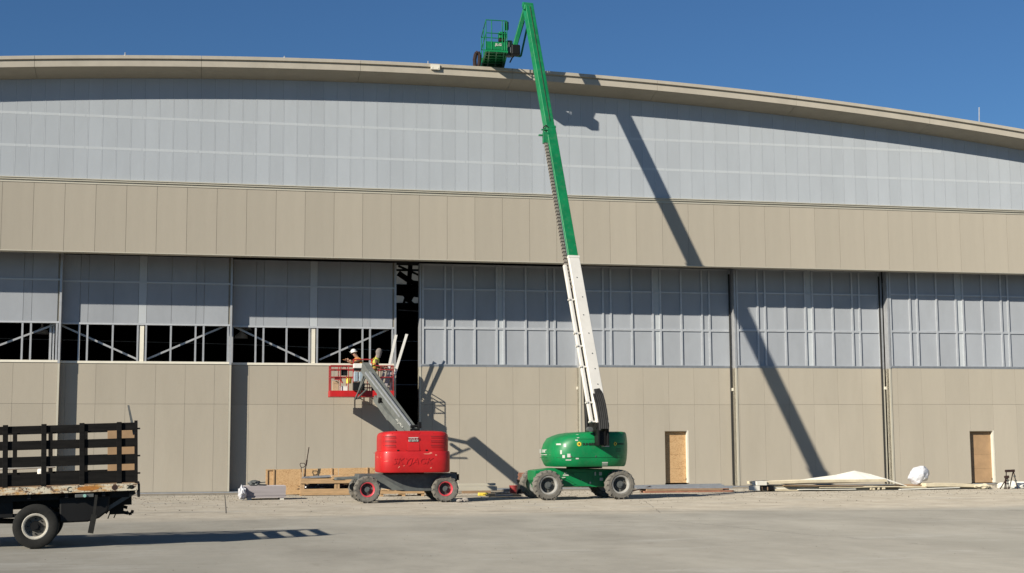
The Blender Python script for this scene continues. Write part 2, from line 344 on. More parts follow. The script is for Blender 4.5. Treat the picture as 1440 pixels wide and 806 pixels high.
# slab joints and a pale scraped line, thin filled strips on the concrete
def strip(name, a, b, w, m_, z=.004, jit=0.0):
    (s0, d0), (s1, d1) = gp(*a), gp(*b); mb = MB(); p = Vector((s0, d0, z)); q = Vector((s1, d1, z)); t = (q - p); L = t.length; t.normalize(); nrm = Vector((-t.y, t.x, 0))
    n = max(2, int(L / .35)); pts = []
    for i in range(n + 1):
        c = p + t * L * i / n; ww = w * (1 + jit * (R.random() - .5)); o = nrm * jit * .02 * (R.random() - .5); pts.append((c + o + nrm * ww / 2, c + o - nrm * ww / 2))
    for (a1, b1), (a2, b2) in zip(pts[:-1], pts[1:]): mb._add([a1, b1, b2, a2], [(0, 1, 2, 3)])
    o = mb.build(name, m_); o.location = W(0, 0); o.rotation_euler.z = YAW; return struct(o)
jm = mat('joint_filler', (.10, .09, .075), .9, var=.2, scale=8); jl = mat('pale_joint_filler', (.33, .31, .27), .9, var=.2, scale=8)
strip('slab_joint', (316, 696), (318, 722), .03, jm); strip('slab_joint', (950, 733), (1160, 754), .035, jl, jit=1.2)
strip('slab_joint', (-300, 722), (1900, 717), .04, jm, jit=1.0)
for a_, b_ in (((760, 740), (948, 733)), ((1165, 754), (1290, 765)), ((900, 700), (930, 722))): strip('hairline_crack', a_, b_, .012, jm, jit=2.5)

# ------------------------------------------------------------------ hangar
CS = -3.62                                               # middle of the arch
H0, H1 = CS - 39, CS + 39
FO = 1.05                                                # overhang of the roof edge
ZL, ZT, ZC = 9.258, 11.894, 12.095                       # band lip, band top, foot of the grey panels
def zb(s): return 16.62 - .00222 * (s - CS) ** 2         # fascia bottom
def zt(s): return 11.86
hangar = thing('aircraft_hangar', 'large beige and grey arched hangar with tall sliding doors behind both lifts', 'hangar', (0, 0, 0))
def hp(name, mb, m_, **k): return mb.build(name, m_, hangar, **k)
# beige band
BW = 1.13879; b0 = -18.608 - BW * 22
pan = MB().box((.005, 0, ZL + .03), (BW - .005, .05, ZT - .006)).mesh('band_panel', M_['beige'])
k = 0; x = b0
while x < H1:
    if x > H0: obj('band_panel', pan, hangar, loc=(x, 0, 0))
    x += BW
hp('band_backing', MB().box((H0, .052, ZL + .04), (H1, .45, ZT + .03)), M_['soffit'])
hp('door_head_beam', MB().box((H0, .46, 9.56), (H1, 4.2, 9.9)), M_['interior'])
hp('band_lip', MB().box((H0, -.012, ZL - .004), (H1, .47, ZL + .027)), M_['beige_trim'])
hp('band_trim', MB().box((H0, -.02, ZT), (H1, .04, ZT + .045)).box((H0, .0, ZT + .045), (H1, .04, ZT + .10)).box((H0, -.05, ZT + .10), (H1, .04, ZT + .135)).box((H0, -.012, ZT + .135), (H1, .04, ZT + .165)).box((H0, -.07, ZT + .165), (H1, .04, ZT + .198)), M_['beige_trim'])
# grey clerestory panels following the arch
GW = BW * .467; x = -19.9 - GW * 45; gb = x
while x < H1 - .1:
    if x > H0 + .1:
        za, zc = zb(x) - .20, zb(x + GW) - .20; h = Vector((x, 0, 0))
        m1 = MB(); pts = [(x + .003, .012, ZC), (x + GW - .003, .012, ZC), (x + GW - .003, .012, zc), (x + .003, .012, za)]
        m1.prism(pts, (0, .04, 0)); m1.cur = 1; m1.prism([(x + .004, .006, ZC), (x + .028, .006, ZC), (x + .028, .006, za), (x + .004, .006, za)], (0, .0058, 0))
        hp('clerestory_panel', m1, [M_['grey'], M_['greyrib']])
    x += GW
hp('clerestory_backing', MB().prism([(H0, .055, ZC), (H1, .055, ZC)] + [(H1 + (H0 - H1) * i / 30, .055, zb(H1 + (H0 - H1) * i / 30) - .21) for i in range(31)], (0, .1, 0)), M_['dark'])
for z_, e_ in ((14.575, 12.5), (13.315, 36)):
    x = H0 + .3
    while x < H1 - .3:
        w = GW * 4
        if zb(x) - .9 > z_ or z_ < 13.5: hp('girt_line', MB().box((x + .01, .0085, z_ - .05), (min(x + w, H1 - .3) - .01, .0118, z_ + .05)), M_['girt'])
        x += w
# roof edge: soffit, fascia, cap, roof deck in lengths
prof_f = [(-FO, 0), (-FO, .22), (-FO + .04, .225), (-FO + .04, .28), (-FO - .06, .29), (-FO - .06, .415), (-FO, .435), (-FO + .15, .445), (-FO + .15, .05), (-FO + .06, .0)]
def sweep(prof, s0, s1, n, f):
    rings = []
    for i in range(n + 1):
        s = s0 + (s1 - s0) * i / n; rings.append([(s, d, f(s) + z) for d, z in prof])
    return rings
x = H0 - .6; seg = 6.15
while x < H1 + .6:
    e = min(x + seg - .012, H1 + .6)
    hp('fascia', MB().loft(sweep(prof_f, x, e, 6, zb)), M_['fascia'])
    hp('soffit', MB().loft(sweep([(-FO + .055, -.008), (-.01, -.205), (-.01, -.12), (-FO + .055, .04)], x, e, 6, zb)), M_['soffit'])
    x += seg
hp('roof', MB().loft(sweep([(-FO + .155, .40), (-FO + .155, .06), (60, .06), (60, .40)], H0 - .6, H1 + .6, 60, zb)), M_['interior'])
# shell: sides, floor, far end with its translucent windows
zs = zb(H0) + .1
hp('side_wall', MB().box((H0 - .3, -.0, 0), (H0, 60, zs)), M_['beige']); hp('side_wall', MB().box((H1, -.0, 0), (H1 + .3, 60, zs)), M_['beige'])
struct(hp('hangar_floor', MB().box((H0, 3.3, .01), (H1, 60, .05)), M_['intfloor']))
FW = 50.0
wA = [wp(564, 400, FW), wp(592, 372, FW)]; wB = [wp(560, 426, FW), wp(592, 410, FW)]
z1, z2, z3, z4 = wB[0][1], wB[1][1], wA[0][1], wA[1][1]
s_l, s_r = wA[0][0] - 14, wA[1][0] + 3
f_ = MB(); f_.box((H0, FW, 0), (H1, FW + .3, z1)).box((H0, FW, z1), (s_l, FW + .3, z4 + .0)).box((s_r, FW, z1), (H1, FW + .3, z4)).box((s_l, FW, z2), (s_r, FW + .3, z3))
f_.prism([(H0, FW, z4), (H1, FW, z4)] + [(H1 + (H0 - H1) * i / 20, FW, max(z4 + .01, zb(H1 + (H0 - H1) * i / 20) + .05)) for i in range(21)], (0, .3, 0))
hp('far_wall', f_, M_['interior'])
hp('far_window', MB().box((s_l, FW + .1, z1), (s_r, FW + .12, z2)), M_['farwin']); hp('far_window', MB().box((s_l, FW + .1, z3), (s_r, FW + .12, z4)), M_['farwin'])
def ibar(a, b, w, d, m_='truss', name='roof_truss_member'):
    hp(name, MB().bar(P(*a, d), P(*b, d), w, w), M_[m_])
for a, b, w in [((578, 360), (575, 400), .22), ((560, 384), (580, 398), .25), ((580, 398), (596, 400), .25), ((556, 380), (596, 380), .10), ((560, 374), (596, 390), .10), ((573, 425), (584, 405), .3), ((584, 405), (596, 412), .2), ((556, 410), (596, 414), .35), ((556, 404), (590, 436), .12), ((575, 404), (566, 432), .12)]:
    ibar(a, b, w, 18.0)
for y in (507, 541, 480): ibar((556, y), (592, y), .03, 6, 'alud', 'interior_pipe')
ibar((560, 436), (592, 438), .05, 8, 'alud', 'interior_pipe')
for a, b in [((0, 476), (84, 478)), ((88, 478), (322, 484)), ((328, 484), (552, 493))]: ibar(a, b, .035, 8, 'alud', 'interior_pipe')
struct(hp('door_track', MB().box((H0, .9, .004), (H1, 3.25, .06)), mat('track_concrete', (.27, .24, .195), .85, var=.1, scale=2)))
for r_ in (1.2, 1.65, 2.05, 2.4): hp('floor_rail', MB().box((H0, r_ + .05, .062), (H1, r_ + .2, .085)), M_['alud'])

ZB_, ZSEAM, ZS0, ZS1, ZMID, ZTR, ZTOP = .09, 3.54, 5.12, 5.22, 6.73, 8.36, 9.42
mullm = mat('pale_mullion', (.48, .50, .52), .5, .15, var=.06, scale=4)
def leaf(cs, a, b, r, left, off, hole=None, braces=()):
    half = 3 * a + 1.5 * b; T = .32
    xs = [cs - half]
    for w in (a, b, a, a, b, a, a, b, a): xs.append(xs[-1] + w)
    L0, L1 = xs[0] - .15, xs[-1] + .15
    core = MB()
    def cores(x0, x1, z0, z1): core.box((x0, r + .05, z0), (x1, r + T, z1))
    if hole:
        h0, h1, hz0, hz1 = hole; cores(L0, h0, ZB_, ZS0); cores(h1, L1, ZB_, ZS0); cores(h0, h1, hz1, ZS0)
    else: cores(L0, L1, ZB_, ZS0)
    cores(L0, L1, ZMID if left else ZS0 + .001, ZTOP)
    door = hp('sliding_door', core, M_['soffit'])
    def sub(name, mb, m_, **k): return mb.build(name, m_, door, **k)
    # beige skin, two rows
    cuts = [L0 + .083]; x = off
    while x > L0 + .2: x -= BW
    while x < L1 - .12:
        if x > L0 + .15: cuts.append(x)
        x += BW
    cuts.append(L1 - .083)
    for row, (z0, z1, sh) in enumerate(((ZB_, ZSEAM - .004, 0), (ZSEAM + .004, ZS0 - .004, .0))):
        for x0, x1 in zip(cuts[:-1], cuts[1:]):
            x0 += .0035; x1 -= .0035; rects = [(x0, x1, z0, z1)]
            if hole and row == 0 and x0 < hole[1] and x1 > hole[0]:
                h0, h1, hz0, hz1 = hole; rects = []
                if x0 < h0: rects.append((x0, h0, z0, z1))
                if x1 > h1: rects.append((h1, x1, z0, z1))
                rects.append((max(x0, h0), min(x1, h1), hz1, z1))
            for q in rects: sub('wall_panel', MB().box((q[0], r, q[2]), (q[1], r + .045, q[3])), M_['beige'])
    # glazing cells
    def cell(x0, x1, z0, z1, m_, d=.03, g=.0): sub('glazing_panel', MB().box((x0 + g, r + d, z0 + g), (x1 - g, r + .0485, z1 - g)), m_)
    rows = ((ZMID, ZTR), (ZTR, ZTOP)) if left else ((ZS1, ZMID), (ZMID, ZTR), (ZTR, ZTOP))
    for i, (x0, x1) in enumerate(zip(xs[:-1], xs[1:])):
        for z0, z1 in rows: cell(x0, x1, z0, z1, M_['girt'] if i == 4 else M_['glaz'], .012 if left else .03, .006 if left else .002)
    if left:
        sub('transom', MB().box((L0 + .083, r - .012, ZTR - .035), (L1 - .083, r + .011, ZTR + .035)), M_['girt'])
        sub('transom', MB().box((L0 + .083, r - .015, ZMID - .07), (L1 - .083, r + .10, ZMID - .0)), mullm)
        for i, x0 in enumerate(xs):
            sub('window_post', MB().box((x0 - .035, r + .0, ZS1 + .002), (x0 + .035, r + .09, ZMID - .072)), M_['alu'])
        xm = (xs[4] + xs[5]) / 2; sub('window_post', MB().box((xm - .10, r + .03, ZS1 + .002), (xm + .08, r + .2, ZMID - .072)), M_['cream'])
        sub('window_sill', MB().box((L0 + .083, r - .03, ZS0 + .01), (L1 - .083, r + .30, ZS1)), M_['cream'])
        for p, q in braces: sub('diagonal_brace', MB().bar(P(*p, r + .4), P(*q, r + .4), .09, .07), M_['alu'])
        sub('window_head', MB().box((L0 + .083, r + .02, ZMID - .069), (L1 - .083, r + .24, ZMID - .001)), M_['alud'])
    else:
        for x0 in xs: sub('mullion', MB().box((x0 - .04, r - .02, ZS1 + .002), (x0 + .04, r + .029, ZTOP - .071)), mullm)
        for z_, h in ((ZMID, .045), (ZTR, .032)):
            for x0, x1 in zip(xs[:-1], xs[1:]): sub('transom', MB().box((x0 + .041, r - .012, z_ - h), (x1 - .041, r + .029, z_ + h)), mullm)
        sub('head_rail', MB().box((L0 + .083, r - .008, ZTOP - .07), (L1 - .083, r + .029, ZTOP)), mullm)
        sub('sill_rail', MB().box((L0 + .083, r - .03, ZS0 + .05), (L1 - .083, r + .029, ZS1)).box((L0 + .083, r - .01, ZS0 - .002), (L1 - .083, r + .02, ZS0 + .05)), M_['alud'])
    for e0, e1 in ((L0, L0 + .08), (L1 - .08, L1)):
        sub('end_post', MB().box((e0, r - .02, ZB_), (e1, r + T + .01, ZS0 - .02)), M_['beige_trim'])
        sub('end_post', MB().box((e0 - .001, r - .03, ZS0 - .018), (e1 + .001, r + T + .01, ZTOP)), M_['alu'])
    if hole:
        h0, h1, hz0, hz1 = hole; D_ = .20
        sub('doorway_frame', MB().box((h0, r - .001, hz0), (h0 + .02, r + D_, hz1)), M_['soffit']); sub('doorway_frame', MB().box((h1 - .07, r - .001, hz0), (h1, r + D_, hz1)), M_['cream']); sub('doorway_frame', MB().box((h0 + .021, r - .001, hz1 - .03), (h1 - .071, r + D_, hz1)), M_['soffit'])
        sub('door_hinge', MB().box((h1 - .10, r + D_ - .05, hz0 + .12), (h1 - .072, r + D_ - .031, hz0 + .20)), M_['black'])
        hs = [hz0 + .002, hz0 + (hz1 - hz0) * .27, hz0 + (hz1 - hz0) * .54, hz1 - .031]
        for i_, (za_, zb_) in enumerate(zip(hs[:-1], hs[1:])): sub('doorway_board', MB().box((h0 + .021, r + D_ - .03 + .003 * i_, za_ + .002), (h1 - .071, r + D_, zb_ - .002)), hole_m)
    return door, xs
def c_of(px, r): return wp(px, 480, r)[0]
RA, RB, RC, RE, RF, RG = 1.57, 1.98, 2.40, 2.05, 1.65, 1.20
def spec(pair, single, r):      # centre narrow bay between two mullions and the next single mullion, in pixels
    p0, p1 = c_of(pair[0], r), c_of(pair[1], r); return (p0 + p1) / 2, abs(c_of(single, r) - (p1 if single > pair[0] else p0)), p1 - p0
hole_m = None
cs, a, b = spec((193.5, 205), 240, RB); bB = leaf(cs, a, b, RB, True, wp(259.8, 560, RB)[0], braces=[((76, 453), (192, 505)), ((207, 505), (320, 457))])
cA = c_of(38, RA) - 2 * a - b - .03; leaf(cA, a, b, RA, True, wp(61.4, 530, RA)[0], braces=[((-60, 508), (78, 456)), ((-80, 508), (-170, 460))])
leaf(cA - 6.9, a, b, RA - .3, True, cA - 6.9)
leaf(cA - 13.8, a, b, RA - .45, True, cA - 13.8)
cs, a, b = spec((435.2, 446), 478, RC); leaf(cs, a, b, RC, True, wp(430, 560, RC)[0], braces=[((328, 459), (433, 508)), ((449, 506), (547, 463))])
cs, a, b = spec((698.6, 709), 739.6, RC); leaf(cs, a, b, RC, False, wp(684, 560, RC)[0])
cs, a, b = spec((918.8, 929.5), 958.8, RE); hole_m = M_['osb']
p, q = wp(935.5, 679.5, RE), wp(968, 605.5, RE); leaf(cs, a, b, RE, False, wp(940.6, 560, RE)[0], hole=(p[0], q[0], p[1], q[1]))
cs, a, b = spec((1133.7, 1144), 1172, RF); leaf(cs, a, b, RF, False, wp(1110, 560, RF)[0])
cs, a, b = spec((1346, 1356), 1383, RG); hole_m = M_['osbp']
p, q = wp(1366, 679, RG), wp(1397.5, 605.5, RG); leaf(cs, a, b, RG, False, wp(1330, 560, RG)[0], hole=(p[0], q[0], p[1], q[1])); g1 = cs + 3 * a + 1.5 * b
leaf(g1 + 3.4, a, b, RG + .3, False, g1 + 4); leaf(g1 + 9.6, a, b, RG, False, g1 + 9)
# seals, brackets beside the meeting edges
for px, r in ((1029.5, RE), (1242.5, RF), (814.5, RC)):
    s0, _z = wp(px, 600, r); hp('rubber_seal', MB().box((s0 - .05, r - .04, .12), (s0 + .03, r - .031, 9.2)), M_['rubber'])
for px, py, r in ((1031, 548, RE), (1245, 546, RF), (813, 546, RC)):
    c_ = P(px, py, r); hp('seal_bracket', MB().cbox((c_.x, r - .09, c_.z), (.17, .1, .12)), M_['cream'])
for px, py, k_ in ((160, 453, 0), (59, 466, 1), (345, 461, 0), (339, 472, 1)):
    c_ = P(px, py, 9.0 if k_ == 0 else 6.0)
    solo('pendant_lamp', MB(c_).lathe(c_, (0, 0, 1), [(-.12, .30), (0, .26), (.10, .14), (.2, .05), (.6, .02)], 14), M_['lampw'],
         {(160): 'white lamp just inside the second door, under its grey panels', 59: 'white flattened lamp inside the leftmost door opening', 345: 'upper of two white lamps inside the third door', 339: 'lower of two white lamps inside the third door'}[px], 'lamp', c_, smooth=True)
# roof-edge fittings
def ant(px, y0, y1, w=.025, d=-.8):
    a_, b_ = P(px, y1, d), P(px, y0, d); a_.z = zb(a_.x) + .43; return MB(a_).cyl(a_, b_, w, 6).cyl(a_, a_ + Vector((0, 0, .06)), w * 3, 8), a_
for px, y0, y1, lb in ((1377, 151, 172, 'thin tall lightning rod on the right slope of the roof'), (176, 74, 80, 'short lightning rod on the roof edge at far left'), (400, 79, 84, 'short lightning rod on the roof edge left of the white box'), (602, 86, 94, 'small lightning rod beside the white junction box')):
    mb, o_ = ant(px, y0, y1); solo('lightning_rod', mb, M_['alu'], lb, 'lightning rod', o_, group='rods along the roof edge')
c_ = P(612, 94.5, -1.12); mb = MB(c_).cbox(c_, (.36, .09, .20)).cbox(c_ + Vector((-.33, .05, .03)), (.28, .05, .05)).cbox(c_ + Vector((.12, -.05, -.04)), (.03, .02, .04)).cbox(c_ + Vector((-.12, -.05, -.04)), (.03, .02, .04))
solo('junction_box', mb, M_['cream'], 'small white junction box fixed on the roof fascia', 'junction box', c_)
M_['rimdark'] = mat('rim_dish', (.12, .115, .10), .75, var=.2, scale=8, dirt=.5, dirtcol=(.20, .18, .15))
# ------------------------------------------------------------------ wheels
def tyre_mesh(r, w, rr, lugs, m_, mud=None):
    """tyre round the y axis, centred, outer side at -y"""
    mb = MB(); h = w / 2
    prof = [(-h * .75, rr), (-h, rr + (r - rr) * .25), (-h * 1.0, r * .88), (-h * .82, r * .965), (-h * .5, r * .985), (h * .5, r * .985), (h * .82, r * .965), (h, r * .88), (h, rr + (r - rr) * .25), (h * .75, rr)]
    n = 40; mb.lathe((0, 0, 0), (0, 1, 0), prof, n); mb.f = mb.f[:-2]; mb.mi = mb.mi[:-2]
    for k in range(lugs):
        for sd in (-1, 1):
            t = 2 * math.pi * (k + (.5 if sd > 0 else 0)) / lugs; t2 = t + .13
            p = Vector((math.cos(t) * r * .975, sd * h * .99, math.sin(t) * r * .975)); q = Vector((math.cos(t2) * r * .982, sd * h * .12, math.sin(t2) * r * .982))
            mb.bar(p, q, r * .085, r * .04, up=(math.cos(t), 0, math.sin(t)))
            p2 = Vector((math.cos(t) * r * .86, sd * h * 1.01, math.sin(t) * r * .86)); mb.bar(p2, p * 1.0, r * .075, r * .03, up=(0, 1, 0))
    return mb.mesh('tyre', m_)
def rim_mesh(rr, w, m_, dish=.35, holes=0):
    h = w / 2; mb = MB()
    mb.lathe((0, 0, 0), (0, 1, 0), [(-h * .84, rr * 1.05), (-h * .90, rr * .99), (-h * .82, rr * .88), (-h * .10, rr * .82), (-h * .02, rr * .40), (-h * .10, rr * .25), (h * .5, rr * .9)], 28)
    del mb.f[-2], mb.mi[-2]
    for q in range(len(mb.f)):
        if 28 * 3 <= q < 28 * 6: mb.mi[q] = 1
    return mb.mesh('rim', [m_, M_['rimdark']])
def hub_mesh(rr, w, m_, bolts=8):
    h = w / 2; mb = MB(); mb.cyl((0, -h * .45, 0), (0, h * .3, 0), rr * .40, 14, rr * .46); mb.cyl((0, -h * .62, 0), (0, -h * .44, 0), rr * .24, 12)
    for k in range(bolts):
        t = 2 * math.pi * k / bolts; c = Vector((math.cos(t) * rr * .60, -h * .25, math.sin(t) * rr * .60)); mb.cyl(c, c + Vector((0, h * .3, 0)), rr * .06, 6)
    return mb.mesh('wheel', m_)
def wheel(parent, c, tm, rm, hm, ang=0.0, flip=False, smooth=True):
    w = obj('wheel', hm, parent, loc=c); w.rotation_euler = (0, 0, ang + (math.pi if flip else 0))
    for nm, me in (('tyre', tm), ('rim', rm)): obj(nm, me, w)
    return w
for _t in (): pass

def rail_path(mb, pts, r, n=6): mb.tube([Vector(p) for p in pts], r, n)

# ------------------------------------------------------------------ red boom lift
RO = (-5.6, -8.8, 0)
red = thing('boom_lift', 'red boom lift with dusty grey boom lifting two workers to the open windows', 'boom lift', RO)
RV = Vector(RO)
psi = .0
ex = Vector((math.cos(psi), math.sin(psi), 0)); ey = Vector((-math.sin(psi), math.cos(psi), 0))
NL = Vector((*gp(517, 708), 0)) + Vector((0, .18, 0)); wb = 2.56; trk = 1.62
ym = NL + ex * wb / 2 + ey * trk / 2                        # middle of the chassis on the ground
CM = Matrix(((ex.x, ey.x, 0, ym.x), (ex.y, ey.y, 0, ym.y), (0, 0, 1, 0), (0, 0, 0, 1)))  # chassis coords -> wall coords
tm = tyre_mesh(.435, .36, .22, 16, M_['tyre']); rm = rim_mesh(.235, .36, M_['rimred']); hm = hub_mesh(.235, .36, M_['mgrey'])
for me in (tm, rm, hm): me.polygons.foreach_set('use_smooth', [True] * len(me.polygons)); me.set_sharp_from_angle(angle=.7)
for i in (-1, 1):
    for j in (-1, 1):
        c_ = CM @ Vector((i * wb / 2, j * trk / 2, .435)) - RV; wheel(red, c_, tm, rm, hm, psi, flip=(j > 0))
def rmb(): return MB(RV, CM)
mb = rmb(); hw = wb / 2
mb.prism([(-hw - .32, -.62, .62), (-hw + .25, -.62, .52), (-.1, -.62, .36), (hw - .3, -.62, .36), (hw + .1, -.62, .62), (hw + .42, -.62, .72), (hw + .42, -.62, .93), (-hw - .25, -.62, .93)], (0, 1.24, 0))
mb.build('chassis', M_['mgrey'], red, bevel=.02)
mb = rmb(); mb.prism([(-hw + .12, -.66, .88), (-hw + .42, -.66, .88), (-.05, -.66, .40), (-.45, -.66, .40), (-hw + .35, -.66, .52)], (0, .038, 0)); mb.build('fender_plate', M_['boomgrey'], red)
mb = rmb()
for i in (-1, 1): mb.bar((i * hw, -trk / 2 + .1, .435), (i * hw, trk / 2 - .1, .435), .2, .2); mb.bar((i * hw, -.7, .6), (i * hw, .7, .6), .34, .28)
mb.build('axle', M_['mgrey'], red, bevel=.02)
mb = rmb(); mb.bar((hw + .40, -.35, .80), (hw + .55, -.35, .80), .06, .2); mb.bar((hw + .40, .35, .80), (hw + .55, .35, .80), .06, .2); mb.box((hw + .40, -.5, .66), (hw + .46, .5, .96)); mb.build('tow_bracket', M_['black'], red, bevel=.01)
mb = rmb(); mb.bar((-hw - .95, -.28, .78), (-hw + .3, -.28, .84), .2, .08); mb.bar((-hw - .9, .3, .78), (-hw + .3, .3, .84), .2, .08); mb.bar((-hw - .92, -.3, .78), (-hw - .92, .3, .78), .1, .08); mb.build('front_outrigger', M_['boomgrey'], red, bevel=.01)
TC = Vector((ym.x + .02, ym.y, 0))
mb = MB(RV); mb.cyl((TC.x, TC.y, .93), (TC.x, TC.y, 1.03), .68, 28); mb.build('slew_ring', M_['black'], red, smooth=True)
# tail hood: super-ellipse rings, tail towards the camera
def sup(cx, cyy, hx, hy, n, N, z, fn=None):
    pts = []
    for k in range(N):
        t = 2 * math.pi * k / N; c, s_ = math.cos(t), math.sin(t)
        x = hx * math.copysign(abs(c) ** (2 / n), c); y = hy * math.copysign(abs(s_) ** (2 / n), s_)
        pts.append(Vector((cx + x, cyy + y, z)))
    return pts
def front(cx, cyy, hx, hy, n, x): return cyy - hy * max(0.0, 1 - abs((x - cx) / hx) ** n) ** (1 / n)
hxc = (wp(528, 640, -9.3)[0] + wp(630.5, 640, -9.6)[0]) / 2; HX = (wp(630.5, 640, -9.5)[0] - wp(528, 640, -9.5)[0]) / 2 - .03; hxc += .09
HCY = -8.85; HY = 1.05
lv = [(.965, .93, .92), (.985, .985, .985), (1.03, 1, 1), (1.60, 1.0, 1.0), (1.66, .985, .985), (1.665, .955, .97)]
M_up = [(1.668, .950, .960), (1.70, .955, .965), (2.06, .955, .96), (2.16, .95, .955), (2.22, .935, .945), (2.27, .89, .92), (2.305, .80, .86), (2.325, .62, .7), (2.33, .4, .5)]
SN = 5.5
mb = MB(RV); mb.loft([sup(hxc, HCY, HX * a, HY * b, SN, 64, z) for z, a, b in lv]); mb.build('counterweight', M_['red'], red, smooth=True, bevel=0)
mb = MB(RV); mb.loft([sup(hxc, HCY, HX * a, HY * b, SN, 64, z) for z, a, b in M_up]); mb.build('engine_hood', M_['red'], red, smooth=True)
def redfront(x, z):
    L_ = lv if z < 1.66 else M_up; a, b = L_[0][1:], 1
    for (z0, a0, b0_), (z1_, a1, b1_) in zip(L_[:-1], L_[1:]):
        if z0 <= z <= z1_: t = (z - z0) / (z1_ - z0); return front(hxc, HCY, HX * (a0 + (a1 - a0) * t), HY * (b0_ + (b1_ - b0_) * t), SN, x)
    return front(hxc, HCY, HX * L_[-1][1], HY * L_[-1][2], SN, x)
def patch(x0, x1, z0, z1, proud, thick, fr, nx=8, rv=RV):
    """curved thin plate lying on a hood's front"""
    rings = []
    for i in range(nx + 1):
        x = x0 + (x1 - x0) * i / nx; ring = []
        for z, o in ((z0, 0), (z1, 0), (z1, thick), (z0, thick)): ring.append((x, fr(x, z) - proud + o, z))
        rings.append(ring)
    return MB(rv).loft(rings)
def s_at(px, d=-9.88): return wp(px, 630, d)[0]
for px0, px1 in ((538, 556.5), (606, 625)):
    for py in (614, 620.3, 626.6):
        z = wp(580, py, -9.88)[1]; patch(s_at(px0), s_at(px1), z - .022, z + .022, .004, .06, redfront).build('vent_slot', M_['redd'], red)
        patch(s_at(px0), s_at(px1), z - .045, z - .022, .018, .06, redfront).build('vent_lip', M_['red'], red)
patch(s_at(573.5), s_at(590), 1.68, 2.26, .022, .06, redfront, 5).build('access_panel', M_['red'], red)
patch(s_at(571.5), s_at(573.2), 1.68, 2.27, .004, .03, redfront, 1).build('panel_gap', M_['redd'], red); patch(s_at(590.3), s_at(592), 1.68, 2.27, .004, .03, redfront, 1).build('panel_gap', M_['redd'], red)
patch(s_at(574.5), s_at(588), wp(580, 621, -9.88)[1], wp(580, 615, -9.88)[1], .028, .01, redfront, 4).build('white_sticker', M_['txtw'], red)
zz = wp(580, 618, -9.88)[1]; put_text('WARNING', .085, lambda x, y, h: (x + s_at(581.2) - RV.x, redfront(x + s_at(581.2), zz) - .030 - h - RV.y, y + zz + .015), M_['redd'], red, bold=.002)
put_text('KEEP CLEAR', .05, lambda x, y, h: (x + s_at(581.2) - RV.x, redfront(x + s_at(581.2), zz) - .030 - h - RV.y, y + zz - .045), M_['txtk'], red)
zt_ = wp(580, 649, -9.88)[1]; xt_ = s_at(579.5)
put_text('SKYJACK', .27, lambda x, y, h: (x * 1.22 + xt_ - RV.x, redfront(x * 1.22 + xt_, zt_) - .007 - h - RV.y, y + zt_), M_['red'], red, name='embossed_lettering', bold=.002, shear=.25, extrude=.006)
# scuffs
for px, py in ((531.5, 660), (531.5, 637), (626, 637), (626, 660), (552, 610), (610, 610)):
    c = Vector((s_at(px), 0, wp(580, py, -9.88)[1])); c.y = redfront(c.x, c.z); MB(RV).cyl(c - Vector((0, .01, 0)), c + Vector((0, .02, 0)), .014, 8).build('hood_bolt', M_['redd'], red)
for px in (560, 600): c = Vector((s_at(px), 0, 1.69)); c.y = redfront(c.x, c.z); MB(RV).cbox(c, (.07, .03, .05)).build('hood_latch', M_['black'], red, bevel=.005)
def scuff(name, px, py, w, h, m_, fr, d, rv, parent, rot=.5):
    cx_, cz_ = wp(px, py, d); n = 7; rings = []; mbs = MB(rv)
    pts = []
    for k in range(n): t = 2 * math.pi * k / n; rr_ = .6 + .8 * R.random(); pts.append((cx_ + w * rr_ * math.cos(t) + rot * h * math.sin(t), cz_ + h * rr_ * math.sin(t)))
    mbs.prism([(x, fr(x, z) - .006, z) for x, z in pts], (0, .01, 0)); return mbs.build(name, m_, parent)
scm = mat('pink_scuff', (.66, .24, .17), .7, var=.2, scale=10)
for a in ((542, 648.5, .10, .018), (600, 638.5, .12, .02), (605, 637, .06, .03), (561, 657, .02, .04), (613, 640, .03, .02), (568, 655, .015, .02), (606, 658, .03, .02), (536, 643, .03, .02)): scuff('paint_scuff', *a, scm, redfront, -9.88, RV, red)
# boom: pivot, main section, cylinder links, tip
B_ = P(513.5, 517, -.75); A2 = P(578.5, 606, -5.8)
def DB(px): return -.75 - 5.05 * (px - 508) / 68.0 - .12
def PB(px, py): return P(px, py, DB(px))
A_ = A2 + (A2 - B_).normalized() * 1.0
bd = (B_ - A_).normalized(); upb = Vector((0, 0, 1))
mb = MB(RV); mb.bar(A_, B_ + bd * .05, .27, .40); mb.build('boom', M_['boomgrey'], red, bevel=.015)
side = bd.cross(upb).normalized(); nb_ = side.cross(bd).normalized()
if side.y > 0: side = -side
mb = MB(RV); o_ = side * .17
mb.bar(PB(514, 524), PB(572, 598), .05, .07); mb.bar(PB(520, 523), PB(579, 601), .05, .05); mb.build('boom_rail', M_['alud'], red)
mb = MB(RV); q0, q1 = PB(529, 560), PB(549, 588); mb.bar(q0, q1, .20, .24); mb.cyl(PB(533, 548), PB(534, 566), .09, 12); mb.build('boom_underbox', M_['boomgrey'], red, bevel=.015)
mb = MB(RV); q0, q1 = PB(536, 560) - Vector((0, .12, 0)), PB(535, 567) - Vector((0, .12, 0)); mb.bar(q0, q1, .20, .14); mb.build('sheave_pocket', M_['black'], red)
mb = MB(RV); mb.bar(PB(549, 586), PB(571, 610), .20, .24); mb.build('lower_link', M_['boomgrey'], red, bevel=.01)
q0, q1 = PB(553, 583), PB(571, 607)
ld = (q1 - q0).normalized(); ln = Vector((0, -1, 0)); lu = ld.cross(ln).normalized()
if lu.z < 0: lu = -lu
put_text('SKYJACK', .20, lambda x, y, h: (q0 + q1) / 2 + ld * x * .95 + lu * y + Vector((0, -.19 - h, 0)) - RV, M_['txtw'], red, bold=.003)
